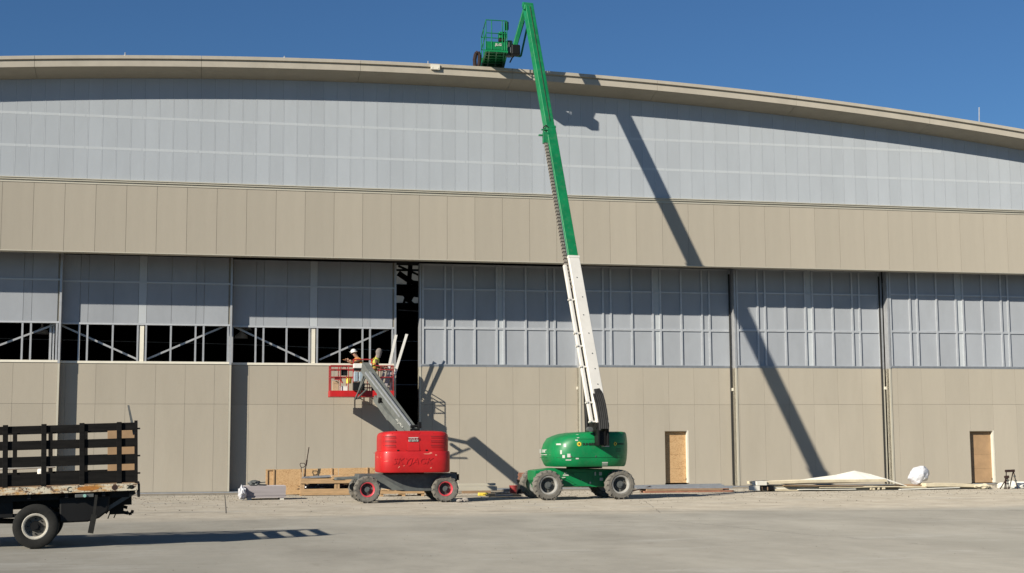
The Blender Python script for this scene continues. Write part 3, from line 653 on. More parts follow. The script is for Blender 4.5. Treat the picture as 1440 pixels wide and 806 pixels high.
mb = MB(RV); mb.cyl(P(577, 600, -6.2), P(590, 599, -6.2), .05, 10); mb.cbox(P(590, 598, -6.2), (.12, .12, .22)); mb.bar(P(577, 606, -6.2), P(590, 606, -6.2), .12, .16); mb.build('boom_pivot', M_['black'], red, bevel=.01)
# jib from the boom tip to the platform support
J1 = P(505, 553, .6); Jm = P(510, 540, -.3)
mb = MB(RV); mb.bar(B_ + Vector((.02, .0, -.12)), J1 + Vector((0, 0, .05)), .09, .12); mb.build('jib_arm', M_['boomgrey'], red, bevel=.01)
mb = MB(RV); mb.bar(P(514, 530, -.7), P(499, 562, -.2), .05, .05); mb.bar(P(515, 548, -.6), P(502, 561, -.2), .06, .04); mb.bar(P(499, 561, -.2), P(507, 560, .2), .07, .05); mb.cyl(P(511, 541, -.5), P(511, 541, -.2), .07, 10); mb.build('levelling_linkage', M_['mgrey'], red)
# platform
xl, zf = wp(465, 558, .85); xr, _ = wp(553, 558, .85); zf2 = wp(465, 550, .85)[1]; Y0, Y1 = .84, 1.66
mb = MB(RV); mb.box((xl, Y0, zf), (xr, Y1, zf + .03)); mb.build('platform_floor', M_['redrail'], red)
mb = MB(RV); mb.box((xl, Y0 - .03, zf), (xr, Y0, zf2 + .02)).box((xl, Y1, zf), (xr, Y1 + .03, zf2 + .02)).box((xl - .03, Y0 - .03, zf), (xl, Y1 + .03, zf2 + .02)).box((xr, Y0 - .03, zf), (xr + .03, Y1 + .03, zf2 + .02)); mb.build('toe_board', M_['red'], red, bevel=.008)
ztop = wp(465, 514, .85)[1]; zmid = (ztop + zf2) / 2 + .05
mb = MB(RV)
for zz_ in (ztop, (ztop * 2 + zmid) / 3, zmid): mb.tube([(xl, Y0, zz_), (xr, Y0, zz_), (xr, Y1, zz_), (xl, Y1, zz_), (xl, Y0, zz_)], .021)
mb.build('guard_rail', M_['redrail'], red)
for fx in (0, .15, .28, .45, .62, .8, 1):
    x = xl + (xr - xl) * fx
    for y in (Y0, Y1): MB(RV).cyl((x, y, zf2), (x, y, ztop), .016, 6).build('rail_post', M_['redrail'], red)
for fx in (0.0, 1.0): MB(RV).cyl((xl + (xr - xl) * fx, (Y0 + Y1) / 2, zf2), (xl + (xr - xl) * fx, (Y0 + Y1) / 2, ztop), .019, 6).build('rail_post', M_['redrail'], red)
za_ = wp(500, 505.5, .8)[1]; p0, p1 = wp(497, 510, .8)[0], wp(523, 510, .8)[0]
mb = MB(RV); mb.tube([(p0, Y0 - .06, ztop - .9), (p0, Y0 - .06, za_), (p1, Y0 - .06, za_), (p1, Y0 - .06, ztop - .3)], .026); mb.build('console_guard', M_['redrail'], red)
c0, c1 = P(497, 518, .6), P(522.5, 511.5, .6); MB(RV).box((c0.x, .50, c0.z), (c1.x, .80, c1.z)).build('control_box', M_['white'], red, bevel=.02)
MB(RV).box((c0.x + .03, .52, c0.z - .09), (c1.x - .02, .78, c0.z - .004)).build('control_panel', M_['black'], red)
for a, b in ((497.5, 504), (504.6, 512)): c0, c1 = P(a, 537, .6), P(b, 519, .6); MB(RV).box((c0.x, .56, c0.z), (c1.x, .78, c1.z - .1)).build('tool_case', M_['bluegrey'], red, bevel=.04)
c0, c1 = P(496.5, 549, .6), P(511, 537.6, .6); MB(RV).box((c0.x, .54, c0.z), (c1.x, .80, c1.z)).build('battery_box', M_['black'], red, bevel=.02)

# things carried in the platform
pd = 1.35
def inbasket(name, mb, m_, label, cat, c, **k): return solo(name, mb, m_, label, cat, c, **k)
for (a, b, lb) in (((540, 548), (557, 471), 'shorter left of the two long white metal sections leaning out of the red platform'), ((548, 549), (572, 470), 'longer right of the two long white metal sections leaning out of the red platform')):
    p_, q_ = P(*a, pd + .1), P(*b, pd - .1); mb = MB(p_); mb.bar(p_, q_, .10, .03, up=(0, 1, 0)); mb.bar(p_ + Vector((.05, .04, 0)), q_ + Vector((.05, .04, 0)), .02, .09, up=(0, 1, 0))
    inbasket('metal_section', mb, M_['white'], lb, 'metal section', p_)
for (a, b, w, lb) in (((534, 549), (541, 519), .10, 'narrow grey board leaning in the platform right of the hooded worker'), ((541, 549), (549, 522), .14, 'wide pinkish board leaning at the right rail of the platform')):
    p_, q_ = P(*a, 1.05), P(*b, 1.1); mb = MB(p_).bar(p_, q_, w, .03, up=(0, 1, 0)); inbasket('leaning_board', mb, M_['lilac'], lb, 'board', p_)
c0, c1 = P(478.5, 549.5, .95), P(488.5, 544, .95); mb = MB(c0); mb.box((c0.x, .90, zf + .03), (c1.x, 1.2, c1.z)); mb.box((c0.x - .01, .89, c1.z), (c1.x + .01, 1.21, c1.z + .03)); inbasket('white_box', mb, M_['white'], 'small white lidded box on the left part of the platform floor', 'box', c0, bevel=.01)
c0, c1 = P(468, 549, 1.3), P(476, 536, 1.3); mb = MB(c0); mb.box((c0.x, 1.25, zf + .03), (c1.x, 1.55, c1.z)); mb.box((c0.x + .02, 1.24, c1.z - .1), (c1.x - .02, 1.25, c1.z - .06)); inbasket('cardboard_box', mb, M_['cardboard'], 'tan cardboard box in the left corner of the red platform', 'box', c0, bevel=.01)
c_ = P(490.5, 535, .95); mb = MB(c_).lathe(c_ - Vector((0, 0, .12)), (0, 0, 1), [(0, .10), (.2, .11), (.24, .08), (.28, .03)], 14); inbasket('yellow_jug', mb, M_['yellow'], 'yellow round jug hung on the platform rail left of the control box', 'jug', c_, smooth=True)
c_ = P(484, 524, 1.0); mb = MB(c_); mb.cbox(c_, (.24, .2, .24)); mb.tube([c_ + Vector((-.1, 0, .15)), c_ + Vector((-.07, 0, .26)), c_ + Vector((.07, 0, .26)), c_ + Vector((.1, 0, .15))], .015); inbasket('tool_bag', mb, M_['black'], 'black tool bag hanging by the white-hatted worker', 'tool bag', c_, bevel=.03)
c_ = P(475.5, 532, .95); mb = MB(c_).cbox(c_, (.28, .12, .14)).cyl(c_ + Vector((.1, 0, -.05)), c_ + Vector((.18, 0, -.2)), .03, 8); inbasket('red_drill_case', mb, M_['tred'], 'small red case fixed inside the left rail of the platform', 'case', c_, bevel=.02)

# ------------------------------------------------------------------ green boom lift
GO = (.6, -8.2, 0)
grn = thing('boom_lift', 'tall green boom lift, its white and green boom raised above the roof edge', 'boom lift', GO)
GV = Vector(GO); psi = .0
ex = Vector((math.cos(psi), math.sin(psi), 0)); ey = Vector((-math.sin(psi), math.cos(psi), 0))
NL = Vector((gp(770.5, 703.6)[0], -9.05, 0)); wb = 2.52; trk = 1.98; ym = NL + ex * wb / 2 + ey * trk / 2
CM2 = Matrix(((ex.x, ey.x, 0, ym.x), (ex.y, ey.y, 0, ym.y), (0, 0, 1, 0), (0, 0, 0, 1)))
tm = tyre_mesh(.50, .42, .29, 18, M_['tyre']); rm = rim_mesh(.305, .42, M_['rimgrey']); hm = hub_mesh(.305, .42, M_['mgrey'], 9)
for me in (tm, rm, hm): me.polygons.foreach_set('use_smooth', [True] * len(me.polygons)); me.set_sharp_from_angle(angle=.7)
for i in (-1, 1):
    for j in (-1, 1): wheel(grn, CM2 @ Vector((i * wb / 2, j * trk / 2, .50)) - GV, tm, rm, hm, psi, flip=(j > 0))
def gmb(): return MB(GV, CM2)
hw = wb / 2
mb = gmb(); mb.prism([(-hw - .34, -.55, .66), (-hw - .2, -.55, .46), (-hw + .3, -.55, .42), (-.2, -.55, .42), (hw - .45, -.55, .40), (hw - .1, -.55, .60), (hw + .35, -.55, .78), (hw + .15, -.55, 1.0), (-.9, -.55, 1.06), (-hw - .34, -.55, .98)], (0, 1.1, 0)); mb.build('chassis', M_['green'], grn, bevel=.03)
mb = gmb(); mb.prism([(-hw + .25, -.60, .98), (-hw + .75, -.60, .99), (hw - .9, -.60, .44), (-hw + 1.2, -.60, .44)], (0, .048, 0)); mb.build('frame_plate', M_['green'], grn, bevel=.01)
mb = gmb(); mb.box((-.25, -.575, .50), (.25, -.552, .90)).box((.45, -.575, .62), (.80, -.552, .86)); mb.build('access_plate', M_['green'], grn, bevel=.005)
mb = gmb()
for i in (-1, 1): mb.bar((i * hw, -trk / 2 + .12, .50), (i * hw, trk / 2 - .12, .50), .24, .24)
mb.build('axle', M_['green'], grn, bevel=.02)
for x, z, w_, h_ in ((-.62, .80, .20, .045), (-.66, .73, .12, .03), (-.58, .87, .10, .035), (.50, .80, .05, .12), (.66, .80, .10, .12), (.68, .62, .12, .10), (.0, .56, .05, .10), (.32, .52, .05, .07)):
    gmb().box((x, -.612 if x < -.5 else -.582, z), (x + w_, -.604 if x < -.5 else -.578, z + h_)).build('decal', M_['txtw'], grn)
TCx, TCy = wp(822, 640, -8.2)[0], -8.15
MB(GV).cyl((TCx, TCy, 1.04), (TCx, TCy, 1.15), .62, 28).build('slew_ring', M_['black'], grn, smooth=True)
lvpx = [(656.5, 771, 877.5), (654, 768.5, 879), (646, 765, 880.5), (634, 764.5, 881.3), (624, 767.5, 881.3), (616, 772.5, 880.5), (612.5, 780, 880), (609.5, 789, 879.2), (607.8, 800, 878), (607, 815, 874)]
GF = -9.5; GCY = -8.2; GHY = 1.38; lvg = []
for k, (py, a, b) in enumerate(lvpx):
    z = wp(820, py, GF)[1]; x0, x1 = wp(a + 5, py, -8.6)[0], wp(b - 1, py, -8.6)[0]; lvg.append((z, (x0 + x1) / 2, (x1 - x0) / 2, GHY * (.93, .97, 1, 1, 1, .985, .965, .94, .90, .8)[k]))
lvg.sort(key=lambda q: q[0]); GN = 3.3
mb = MB(GV); mb.loft([sup(c, GCY, hx, hy, GN, 72, z) for z, c, hx, hy in lvg]); mb.build('turntable_hood', M_['green'], grn, smooth=True)
def grnfront(x, z):
    L_ = lvg; z = min(max(z, L_[0][0]), L_[-1][0])
    for (z0, c0, h0, y0), (z1_, c1, h1, y1) in zip(L_[:-1], L_[1:]):
        if z0 <= z <= z1_: t = (z - z0) / (z1_ - z0 + 1e-9); return front(c0 + (c1 - c0) * t, GCY, h0 + (h1 - h0) * t, y0 + (y1 - y0) * t, GN, x)
def gs(px): return wp(px, 630, -9.5)[0]
def gz(py): return wp(820, py, -9.5)[1]
gdark = mat('dark_green_seam', (.0, .09, .025), .5)
def gp_(name, px0, px1, py0, py1, m_, proud=.006, thick=.02, nx=3): patch(gs(px0), gs(px1), gz(py1), gz(py0), proud, thick, grnfront, nx, GV).build(name, m_, grn)
gp_('seam_line', 772, 876, 643.2, 643.9, gdark, nx=30); gp_('seam_line', 810, 838, 617.2, 617.8, gdark, nx=8)
for a in ((771.5, 774, 631.5, 637), (775, 780, 632, 636.5), (773, 780, 639, 640), (786, 791, 623.5, 625.8), (794, 797, 624, 628.5), (789.5, 791.5, 633, 638.5), (792, 795, 640, 644), (798, 802, 638, 643), (796, 803, 646, 647.6), (809, 813, 644, 645.8), (845, 856, 626.8, 628.6), (846, 854, 650, 652), (846, 854, 652.8, 655), (811.5, 814.5, 611, 616), (809, 812.5, 618.2, 620)):
    gp_('decal', *a, M_['txtw'])
for a in ((776, 800, 646.8, 647.3), (800, 800.5, 617.5, 646.8), (838.5, 839, 611, 646.8), (858, 858.5, 611, 646.8)): gp_('panel_gap', *a, gdark, proud=.004, nx=3)
for py in (619, 621, 623): gp_('vent_slot', 866, 874, py + 12, py + 12.7, gdark, proud=.004, nx=3)
for px in (802, 836): gp_('hood_latch', px, px + 1.6, 641, 643, M_['mgrey'], proud=.012, nx=1)
# sunflower badge and name
def flower(px, py, r):
    cx_, cz_ = gs(px), gz(py); n = 20; pts = []
    for k in range(n): t = 2 * math.pi * k / n; rr_ = r * (1 if k % 2 == 0 else .62); pts.append((cx_ + rr_ * math.cos(t), cz_ + rr_ * math.sin(t)))
    MB(GV).prism([(x, grnfront(x, z) - .012, z) for x, z in pts], (0, .02, 0)).build('sunflower_badge', M_['txty'], grn)
    MB(GV).prism([(cx_ + r * .38 * math.cos(2 * math.pi * k / 10), grnfront(cx_, cz_) - .018, cz_ + r * .38 * math.sin(2 * math.pi * k / 10)) for k in range(10)], (0, .02, 0)).build('badge_centre', M_['txtk'], grn)
flower(813.8, 624.5, .085); flower(865, 624.5, .07)
xt2, zt2 = gs(828.5), gz(624.8)
put_text('SUNBELT', .115, lambda x, y, h: (x * 1.1 + xt2 - GV.x, grnfront(x * 1.1 + xt2, zt2) - .012 - h - GV.y, y + zt2), M_['txtk'], grn, bold=.003)
xt3 = gs(874); put_text('SUNBELT', .07, lambda x, y, h: (x + xt3 - GV.x, grnfront(x + xt3, zt2) - .012 - h - GV.y, y + zt2), M_['txtk'], grn, bold=.001)
# boom
def bp(px, py, z): # point on the pixel ray at the boom's distance for height z
    d = -6.0 + (z - 2.65) * .265; return P(px, py, d)
T0 = P(846, 604, -9.45); T1 = P(742.5, 9, -2.75)
bdir = (T1 - T0).normalized(); LB = (T1 - T0).length
az = Vector((bdir.x, bdir.y, 0)).normalized(); sidev = Vector((az.y, -az.x, 0))    # points right of travel
if sidev.x > 0: leftv = -sidev
else: leftv = sidev
topv = leftv.cross(bdir).normalized()
if topv.y > 0: topv = -topv                                                     # faces the camera
def along(py):   # distance along the boom whose picture height is py
    lo, hi = 0.0, LB
    for _ in range(40):
        mdl = (lo + hi) / 2; w_ = W(*(T0 + bdir * mdl)); v = w_ - Vector((0, 0, EYE)); yy = CY - FPX * v.dot(UP) / v.dot(F0)
        if yy > py: lo = mdl
        else: hi = mdl
    return lo
a0, a1, a2, a3 = along(598), along(363), along(180), along(10)
def sect(name, s0, s1, w, h, m_, bev=.02, off=0.0):
    c = topv * off; mb = MB(GV); mb.bar(T0 + bdir * s0 + c, T0 + bdir * s1 + c, h, w, up=leftv); o = mb.build(name, m_, grn, bevel=bev, seg=3); return o
def bwidth(): pass
BLIFT = Vector((-.02, 0, 0))
sect('boom_base_section', a0, a1, .42, .42, M_['whiteboom'])
sect('boom_mid_section', a1 + .003, a2, .37, .37, M_['greenboom'])
sect('boom_fly_section', a2 + .003, a3, .34, .33, M_['greenboom'])
for s_, w, h, m_ in ((a1, .445, .445, 'whiteboom'), (a2, .40, .39, 'greenboom'), (a0 + .1, .45, .45, 'whiteboom')):
    mb = MB(GV); mb.bar(T0 + bdir * (s_ - .10), T0 + bdir * (s_ - .005), h, w, up=leftv); mb.build('boom_collar', M_[m_], grn, bevel=.01)
# dark groove on fly section's camera face
mb = MB(GV); c = topv * .128 + leftv * .02; mb.bar(T0 + bdir * (a2 + .2) + topv * .167, T0 + bdir * (a3 - .1) + topv * .167, .012, .035, up=topv); mb.build('hose_channel', M_['chaind'], grn)
# spots on the white section
for f in (.12, .22, .31, .40, .52, .63, .74, .86):
    c = T0 + bdir * (a0 + (a1 - a0) * f) + topv * .212 + sidev * 0 - leftv * (.05 if R.random() < .5 else -.03)
    MB(GV).cyl(c, c + topv * .008, .022, 10).build('boom_bolt', M_['mgrey'], grn)
# carrier tube beside the base section with brackets
off = leftv * .36 + topv * .07
c0_, c1_ = T0 + bdir * (a0 + .1) + off, T0 + bdir * (along(375)) + off
mb = MB(GV); mb.bar(c0_, c1_, .12, .12, up=leftv); mb.build('carrier_tube', M_['whiteboom'], grn, bevel=.02)
mb = MB(GV); o2 = leftv * .245 + topv * .02; mb.bar(T0 + bdir * (a0 + .2) + o2, T0 + bdir * along(385) + o2, .03, .05, up=leftv); mb.build('hose_run', M_['hose'], grn)
for py in (424, 471, 489, 518, 568, 595):
    s_ = along(py); c = T0 + bdir * s_; mb = MB(GV); mb.bar(c + leftv * .15 + topv * .10, c + leftv * .44 + topv * .10, .07, .05, up=bdir); mb.cyl(c + leftv * .44 + topv * .07, c + leftv * .44 + topv * .17, .04, 8); mb.build('tube_bracket', M_['whiteboom'], grn)
# drag chain beside the green section, looping at the bottom
s_ = along(400); s_e = along(203); k = 0; offc = leftv * .30 + topv * .06
while s_ < s_e:
    c = T0 + bdir * s_ + offc * (1 - .10 * (s_ - a1) / (s_e - a1)); mb = MB(GV)
    mb.bar(c, c + bdir * .095, .10, .11, up=leftv); mb.build('chain_link', M_['chain'], grn)
    MB(GV).bar(c + bdir * .096, c + bdir * .139, .07, .125, up=leftv).build('chain_joint', M_['chaind'], grn); s_ += .142
c0_ = T0 + bdir * along(400) + leftv * .245 + topv * .06
mb = MB(GV)
for k in range(9):
    t = math.pi * k / 8; mb.cbox(c0_ + leftv * .085 * math.cos(t) - bdir * .16 * math.sin(t), (.07, .10, .08))
mb.build('chain_loop', M_['chain'], grn)
mb = MB(GV); mb.bar(T0 + bdir * along(400) + leftv * .19 + topv * .06, T0 + bdir * s_e + leftv * .17 + topv * .06, .05, .05, up=leftv); mb.build('chain_rail', M_['alud'], grn)
mb = MB(GV); c = T0 + bdir * along(196) + leftv * .24 + topv * .05; mb.cbox(c, (.22, .16, .42)); mb.cbox(c + Vector((-.2, 0, .1)), (.14, .1, .06)); mb.cbox(c + Vector((-.06, 0, .32)), (.2, .1, .05)); mb.build('chain_anchor', M_['greenboom'], grn, bevel=.01)
mb = MB(GV); c = T0 + bdir * along(186) + leftv * .2 + topv * .06; mb.tube([c, c + Vector((-.1, -.05, .12)), c + Vector((.0, -.08, .2)), c + Vector((.15, -.05, .05))], .025); mb.build('hose', M_['hose'], grn)
# sheathed hose bundle arching over the pivot and black foot
def band(pts, w, th, m_, name, parent, rv, dep):
    mbb = MB(rv)
    for (a, b) in zip(pts[:-1], pts[1:]): mbb.bar(a, b, w, th, up=(0, -1, 0))
    return mbb.build(name, m_, parent, bevel=.01)
hp_ = [(838.5, 547), (841.5, 553), (845, 565), (847.5, 578), (849.5, 592), (850, 603)]
for j, ox in enumerate((-.15, -.09, -.03, .03, .09)):
    pts = [P(x, y, -10.12) + Vector((ox * (.55 if i == 0 else 1), -.02 * j, (-.05 if ox < -.1 else 0) - (.10 if i == 0 and abs(ox) > .1 else 0))) for i, (x, y) in enumerate(hp_)]
    mb = MB(GV); mb.tube(pts, .045, 8); mb.build('hose_sheath', M_['hose'], grn, smooth=True)
mb = MB(GV); c0, c1 = P(841, 627, -10), P(856.5, 594, -10); mb.box((c0.x, -10.0, c0.z), (c0.x + .07, -8.9, c1.z)); mb.box((c1.x - .07, -10.0, c0.z), (c1.x, -8.9, c1.z)); mb.box((c0.x + .07, -9.88, c0.z + .02), (c1.x - .07, -8.9, c1.z - .3)); mb.build('boom_foot', M_['black'], grn, bevel=.015)
MB(GV).cyl((c0.x - .02, -9.85, c1.z - .12), (c1.x + .02, -9.85, c1.z - .12), .09, 14).build('pivot_pin', M_['black'], grn, smooth=True)
c = P(829.5, 603, -9.8); MB(GV).cyl(c - Vector((0, .1, .02)), c + Vector((0, .2, -.02)), .085, 14).build('return_roller', M_['mgrey'], grn)
# lift cylinder behind the boom
MB(GV).cyl(Vector((TCx + .1, -8.3, 1.9)), T0 + bdir * 3.1 - topv * .28, .09, 12).build('lift_cylinder', M_['black'], grn, smooth=True)
# jib
tipc = T1 + bdir * .02
mb = MB(GV); mb.cyl(tipc + leftv * .24 + topv * .05, tipc - leftv * .18 + topv * .05, .10, 14); mb.cbox(tipc + leftv * .1, (.22, .22, .2)); mb.cyl(P(737.5, 14, -2.95), P(738.5, 7, -2.9), .05, 8); mb.build('boom_nose', M_['greenboom'], grn, bevel=.01)
jd = -2.5
mb = MB(GV); mb.bar(P(738, 14, jd), P(723.5, 66, jd + .1), .17, .17, up=(0, 1, 0)); mb.build('jib_arm', M_['greenboom'], grn, bevel=.015)
mb = MB(GV); mb.bar(P(736, 30, jd + .25), P(721, 80, jd + .3), .10, .10, up=(0, 1, 0)); mb.build('jib_cylinder', M_['hose'], grn)
mb = MB(GV); mb.bar(P(741, 40, jd + .25), P(732.5, 79, jd + .3), .07, .07, up=(0, 1, 0)); mb.bar(P(732.5, 79, jd + .3), P(718, 77, jd + .3), .09, .08, up=(0, 1, 0)); mb.build('jib_link', M_['greenboom'], grn)
mb = MB(GV); mb.cbox(P(724.5, 71, jd + .05), (.36, .3, .42)); mb.build('jib_rotator', M_['black'], grn, bevel=.05)
c = P(716, 69, -2.2); mb = MB(GV); mb.cyl(c + Vector((0, 0, -.32)), c + Vector((0, 0, .32)), .14, 14); mb.bar(c, P(723, 72, jd), .2, .2); mb.build('platform_rotator', M_['mgrey'], grn, bevel=.02)
# platform, seen from below
n0, n1 = P(683.5, 69.5, -2.5), P(713, 69.5, -2.5); f0 = P(677, 96, -.1); f1 = P(707.5, 96, -.1)
zfl = n0.z; f0.z = f1.z = n1.z = zfl
hT, hR = P(700, 58, -2.5).z - P(700, 69.5, -2.5).z, P(700, 28, -2.5).z - P(700, 69.5, -2.5).z
def lift(p, z): return Vector((p.x, p.y, zfl + z))
mb = MB(GV); mb.loft([[lift(n0, 0), lift(n1, 0), lift(f1, 0), lift(f0, 0)], [lift(n0, .025), lift(n1, .025), lift(f1, .025), lift(f0, .025)]]); mb.build('platform_floor', M_['green'], grn)
for t in (.08, .25, .42, .58, .75, .92):
    a_, b_ = n0.lerp(f0, t), n1.lerp(f1, t); MB(GV).bar(lift(a_, -.035), lift(b_, -.035 + .02), .06, .07).build('floor_joist', M_['greenboom'], grn)
for a_, b_ in ((n0, f0), (n1, f1)): MB(GV).bar(lift(a_, -.04), lift(b_, -.04), .07, .10).build('floor_beam', M_['green'], grn)
for t in (.15, .5, .85):
    q = lift(n0.lerp(n1, t), -.075); q2 = lift(f0.lerp(f1, min(1, t + .12)), -.075); MB(GV).bar(q, q2, .05, .02).build('floor_beam', M_['greenboom'], grn)
for a_, b_ in ((n0, n1), (f0, f1)):
    mb = MB(GV); mb.loft([[lift(a_, -.08), lift(b_, -.08), lift(b_, -.08) + Vector((0, .02, 0)), lift(a_, -.08) + Vector((0, .02, 0))], [lift(a_, hT), lift(b_, hT), lift(b_, hT) + Vector((0, .02, 0)), lift(a_, hT) + Vector((0, .02, 0))]]); mb.build('toe_board', M_['green'], grn)
put_text('JLG', .13, lambda x, y, h: (x * 1.3 + P(701, 63, -2.51).x - GV.x, n0.y - .012 - h - GV.y, y + P(701, 63, -2.51).z - GV.z), M_['txtw'], grn, bold=.006)
for z_ in (hR, hR * .56):
    MB(GV).tube([lift(n0, z_), lift(n1, z_), lift(f1, z_), lift(f0, z_), lift(n0, z_)], .020).build('guard_rail', M_['greenboom'], grn)
for a_ in (n0, n1, f0, f1, n0.lerp(f0, .5), n1.lerp(f1, .5), n0.lerp(n1, .27), n0.lerp(n1, .78), n0.lerp(n1, .9)): MB(GV).cyl(lift(a_, 0), lift(a_, hR), .019, 6).build('rail_post', M_['greenboom'], grn)
c0, c1 = P(701.5, 54, -2.4), P(711.5, 45.5, -2.4); MB(GV).box((c0.x, -2.47, c0.z), (c1.x, -2.2, c1.z)).build('control_box', M_['green'], grn, bevel=.02)
c0, c1 = P(702, 57.5, -2.4), P(710.5, 54.2, -2.4); MB(GV).box((c0.x, -2.43, c0.z), (c1.x, -2.2, c1.z)).build('control_bracket', M_['rust'], grn)
c0, c1 = P(710.5, 42, -2.35), P(715, 31, -2.35); MB(GV).box((c0.x, -2.4, c0.z), (c1.x, -2.25, c1.z)).build('manual_box', M_['black'], grn, bevel=.02)
pts = [P(x, y, -.7) for x, y in ((668, 94), (667.5, 84), (669, 76), (672, 73.5), (674.5, 77), (674, 88), (673, 95))]
mb = MB(GV); mb.tube(pts, .08, 8); mb.build('rubber_bumper', M_['rust'], grn, smooth=True)
pts = [P(x, y, -2.0) for x, y in ((717, 88), (721, 80), (722, 64), (716, 58))]; MB(GV).tube(pts, .03, 6).build('hose', M_['hose'], grn)
# ------------------------------------------------------------------ people
def limb_mesh(chains, heads):
    """chains: lists of (point, (rx, ry)); first chain's first point is the pelvis root; later chains may start on an existing index"""
    me = bpy.data.meshes.new('body'); vs = []; es = []; rad = []; roots = []
    for ch in chains:
        prev = ch[0]
        if prev is None: roots.append(len(vs))
        last = prev
        for p, r in ch[1:]:
            vs.append(tuple(p)); rad.append(r)
            if last is not None: es.append((last, len(vs) - 1))
            last = len(vs) - 1
    me.from_pydata(vs, es, []); o = bpy.data.objects.new('body', me); C.objects.link(o)
    md = o.modifiers.new('skin', 'SKIN'); md.use_smooth_shade = True; md.branch_smoothing = .4
    sv = me.skin_vertices[0].data if me.skin_vertices else None
    if sv is None:
        bm = bmesh.new(); bm.from_mesh(me); bm.verts.layers.skin.verify(); bm.to_mesh(me); bm.free(); sv = me.skin_vertices[0].data
    for i, r in enumerate(rad): sv[i].radius = r if isinstance(r, tuple) else (r, r); sv[i].use_root = i in roots
    sb = o.modifiers.new('sub', 'SUBSURF'); sb.levels = sb.render_levels = 1
    dg = bpy.context.evaluated_depsgraph_get(); dg.update(); out = bpy.data.meshes.new_from_object(o.evaluated_get(dg)); bpy.data.objects.remove(o); return out
def person(label, org, fwd, lean, hips, arms, mats, hat, group=None, look=0.15, legs=((-.10, 0), (.10, 0))):
    """org: feet (wall coordinates); fwd: unit vector along s (+1 faces right, -1 left); arms: (shoulder, elbow, wrist) offsets per side in (forward, side, up)"""
    root = thing('person', label, 'person', org, 0, group)
    F_ = Vector((fwd, 0, 0)); Sd = Vector((0, 1, 0)); U_ = Vector((0, 0, 1))
    def V(f, s, u): return F_ * f + Sd * s + U_ * u
    ch = []
    pel = V(hips, 0, .93); ribs = V(hips + lean * .5, 0, 1.14); chest = V(hips + lean, 0, 1.33); neck = V(hips + lean * 1.25, 0, 1.47); hd = V(hips + lean * 1.25 + look * .5, 0, 1.58); cr_ = V(hips + lean * 1.25 + look * .75, 0, 1.69)
    ch.append([None, (pel, (.135, .165)), (ribs, (.12, .15)), (chest, (.125, .175)), (neck, (.055, .06)), (hd, (.085, .08)), (cr_, (.088, .078))])
    for j, (lf, lk) in enumerate(legs):
        y = (-.11, .11)[j]
        ch.append([0, (V(hips * .9 + lk * .3, y, .84), .10), (V(hips * .5 + lk + .03, y, .50), .068), (V(lf * .6, y * 1.2, .12), .047), (V(lf * .6 + .02, y * 1.2, .045), .05), (V(lf * .6 + .17, y * 1.3, .035), .036)])
    hands = []
    for sh, el, wr in arms:
        ch.append([2, (V(*sh), .068), (V(*el), .050), (V(*wr), .033)]); hands.append((Vector(V(*wr)), (V(*wr) - V(*el)).normalized()))
    base = len(ch)
    for w_, dr in hands:
        sd = dr.cross(U_).normalized() if abs(dr.z) < .95 else Vector((0, 1, 0)); dn = sd.cross(dr)
        palm = w_ + dr * .07; ch.append([None, (w_ + dr * .005, (.026, .028)), (palm, (.022, .038)), (w_ + dr * .10, (.016, .036))])
        for k, ln_ in enumerate((.062, .074, .078, .070, .055)):
            if k == 0: a_ = w_ + dr * .045 + sd * .032; q1 = a_ + (dr + sd * .8).normalized() * .035; q2 = q1 + (dr - dn * .5).normalized() * .028
            else: a_ = w_ + dr * .095 + sd * (.030 - .020 * (k - 1)); q1 = a_ + (dr - dn * .25).normalized() * ln_ * .5; q2 = q1 + (dr - dn * .9).normalized() * ln_ * .45
            ch.append([None, (a_, .0105), (q1, .0095), (q2, .008)])
    me = limb_mesh(ch, None)
    M3 = [mats[k] for k in ('skin', 'jacket', 'vest', 'trousers', 'boots')]
    for q in M3: me.materials.append(q)
    tor = hips + lean * .5
    for p in me.polygons:
        c = Vector(); 
        for vi in p.vertices: c += me.vertices[vi].co
        c /= len(p.vertices); u = c.z; idx = 1
        dmin = min((c - w_).length for w_, _ in hands)
        if dmin < .14 and any((c - w_).dot(dr) > -.01 for w_, dr in hands): idx = 0
        elif u > 1.47: idx = 0
        elif u < .10: idx = 4
        elif u < .93: idx = 3
        elif abs(c.y) < .175 and u > .97: idx = 2
        p.material_index = idx; p.use_smooth = True
    b = obj('body', me, root)
    # face: eyes, nose, mouth, ears
    fc = hd.lerp(cr_, .35); fx = .082
    MB().cyl(fc + V(fx - .02, 0, -.01), fc + V(fx + .022, 0, -.02), .012, 6, .014).build('nose', mats['skin'], root)
    for y in (-.03, .03): MB().cbox(fc + V(fx + .0, y, .02), (.008, .022, .012)).build('eye', M_['dark'], root)
    MB().cbox(fc + V(fx - .004, 0, -.052), (.012, .045, .010)).build('mouth', M_['tred'], root)
    for y in (-.082, .082): MB().cbox(fc + V(.0, y, 0), (.03, .016, .055)).build('ear', mats['skin'], root, bevel=.006)
    # vest shell with bands
    rings = []
    for k in range(7):
        t = k / 6; u = .95 + (1.44 - .95) * t; cx_ = hips + lean * (u - .93) / .40; ry = (.185, .178, .178, .186, .196, .185, .125)[k]; rx = (.150, .142, .140, .145, .148, .135, .09)[k]
        rings.append([V(cx_, 0, u) + F_ * rx * math.cos(2 * math.pi * i / 24) + Sd * ry * math.sin(2 * math.pi * i / 24) for i in range(24)])
    mb = MB(); mb.loft(rings, cap=False); mb.build('safety_vest', mats['vest'], root, smooth=True)
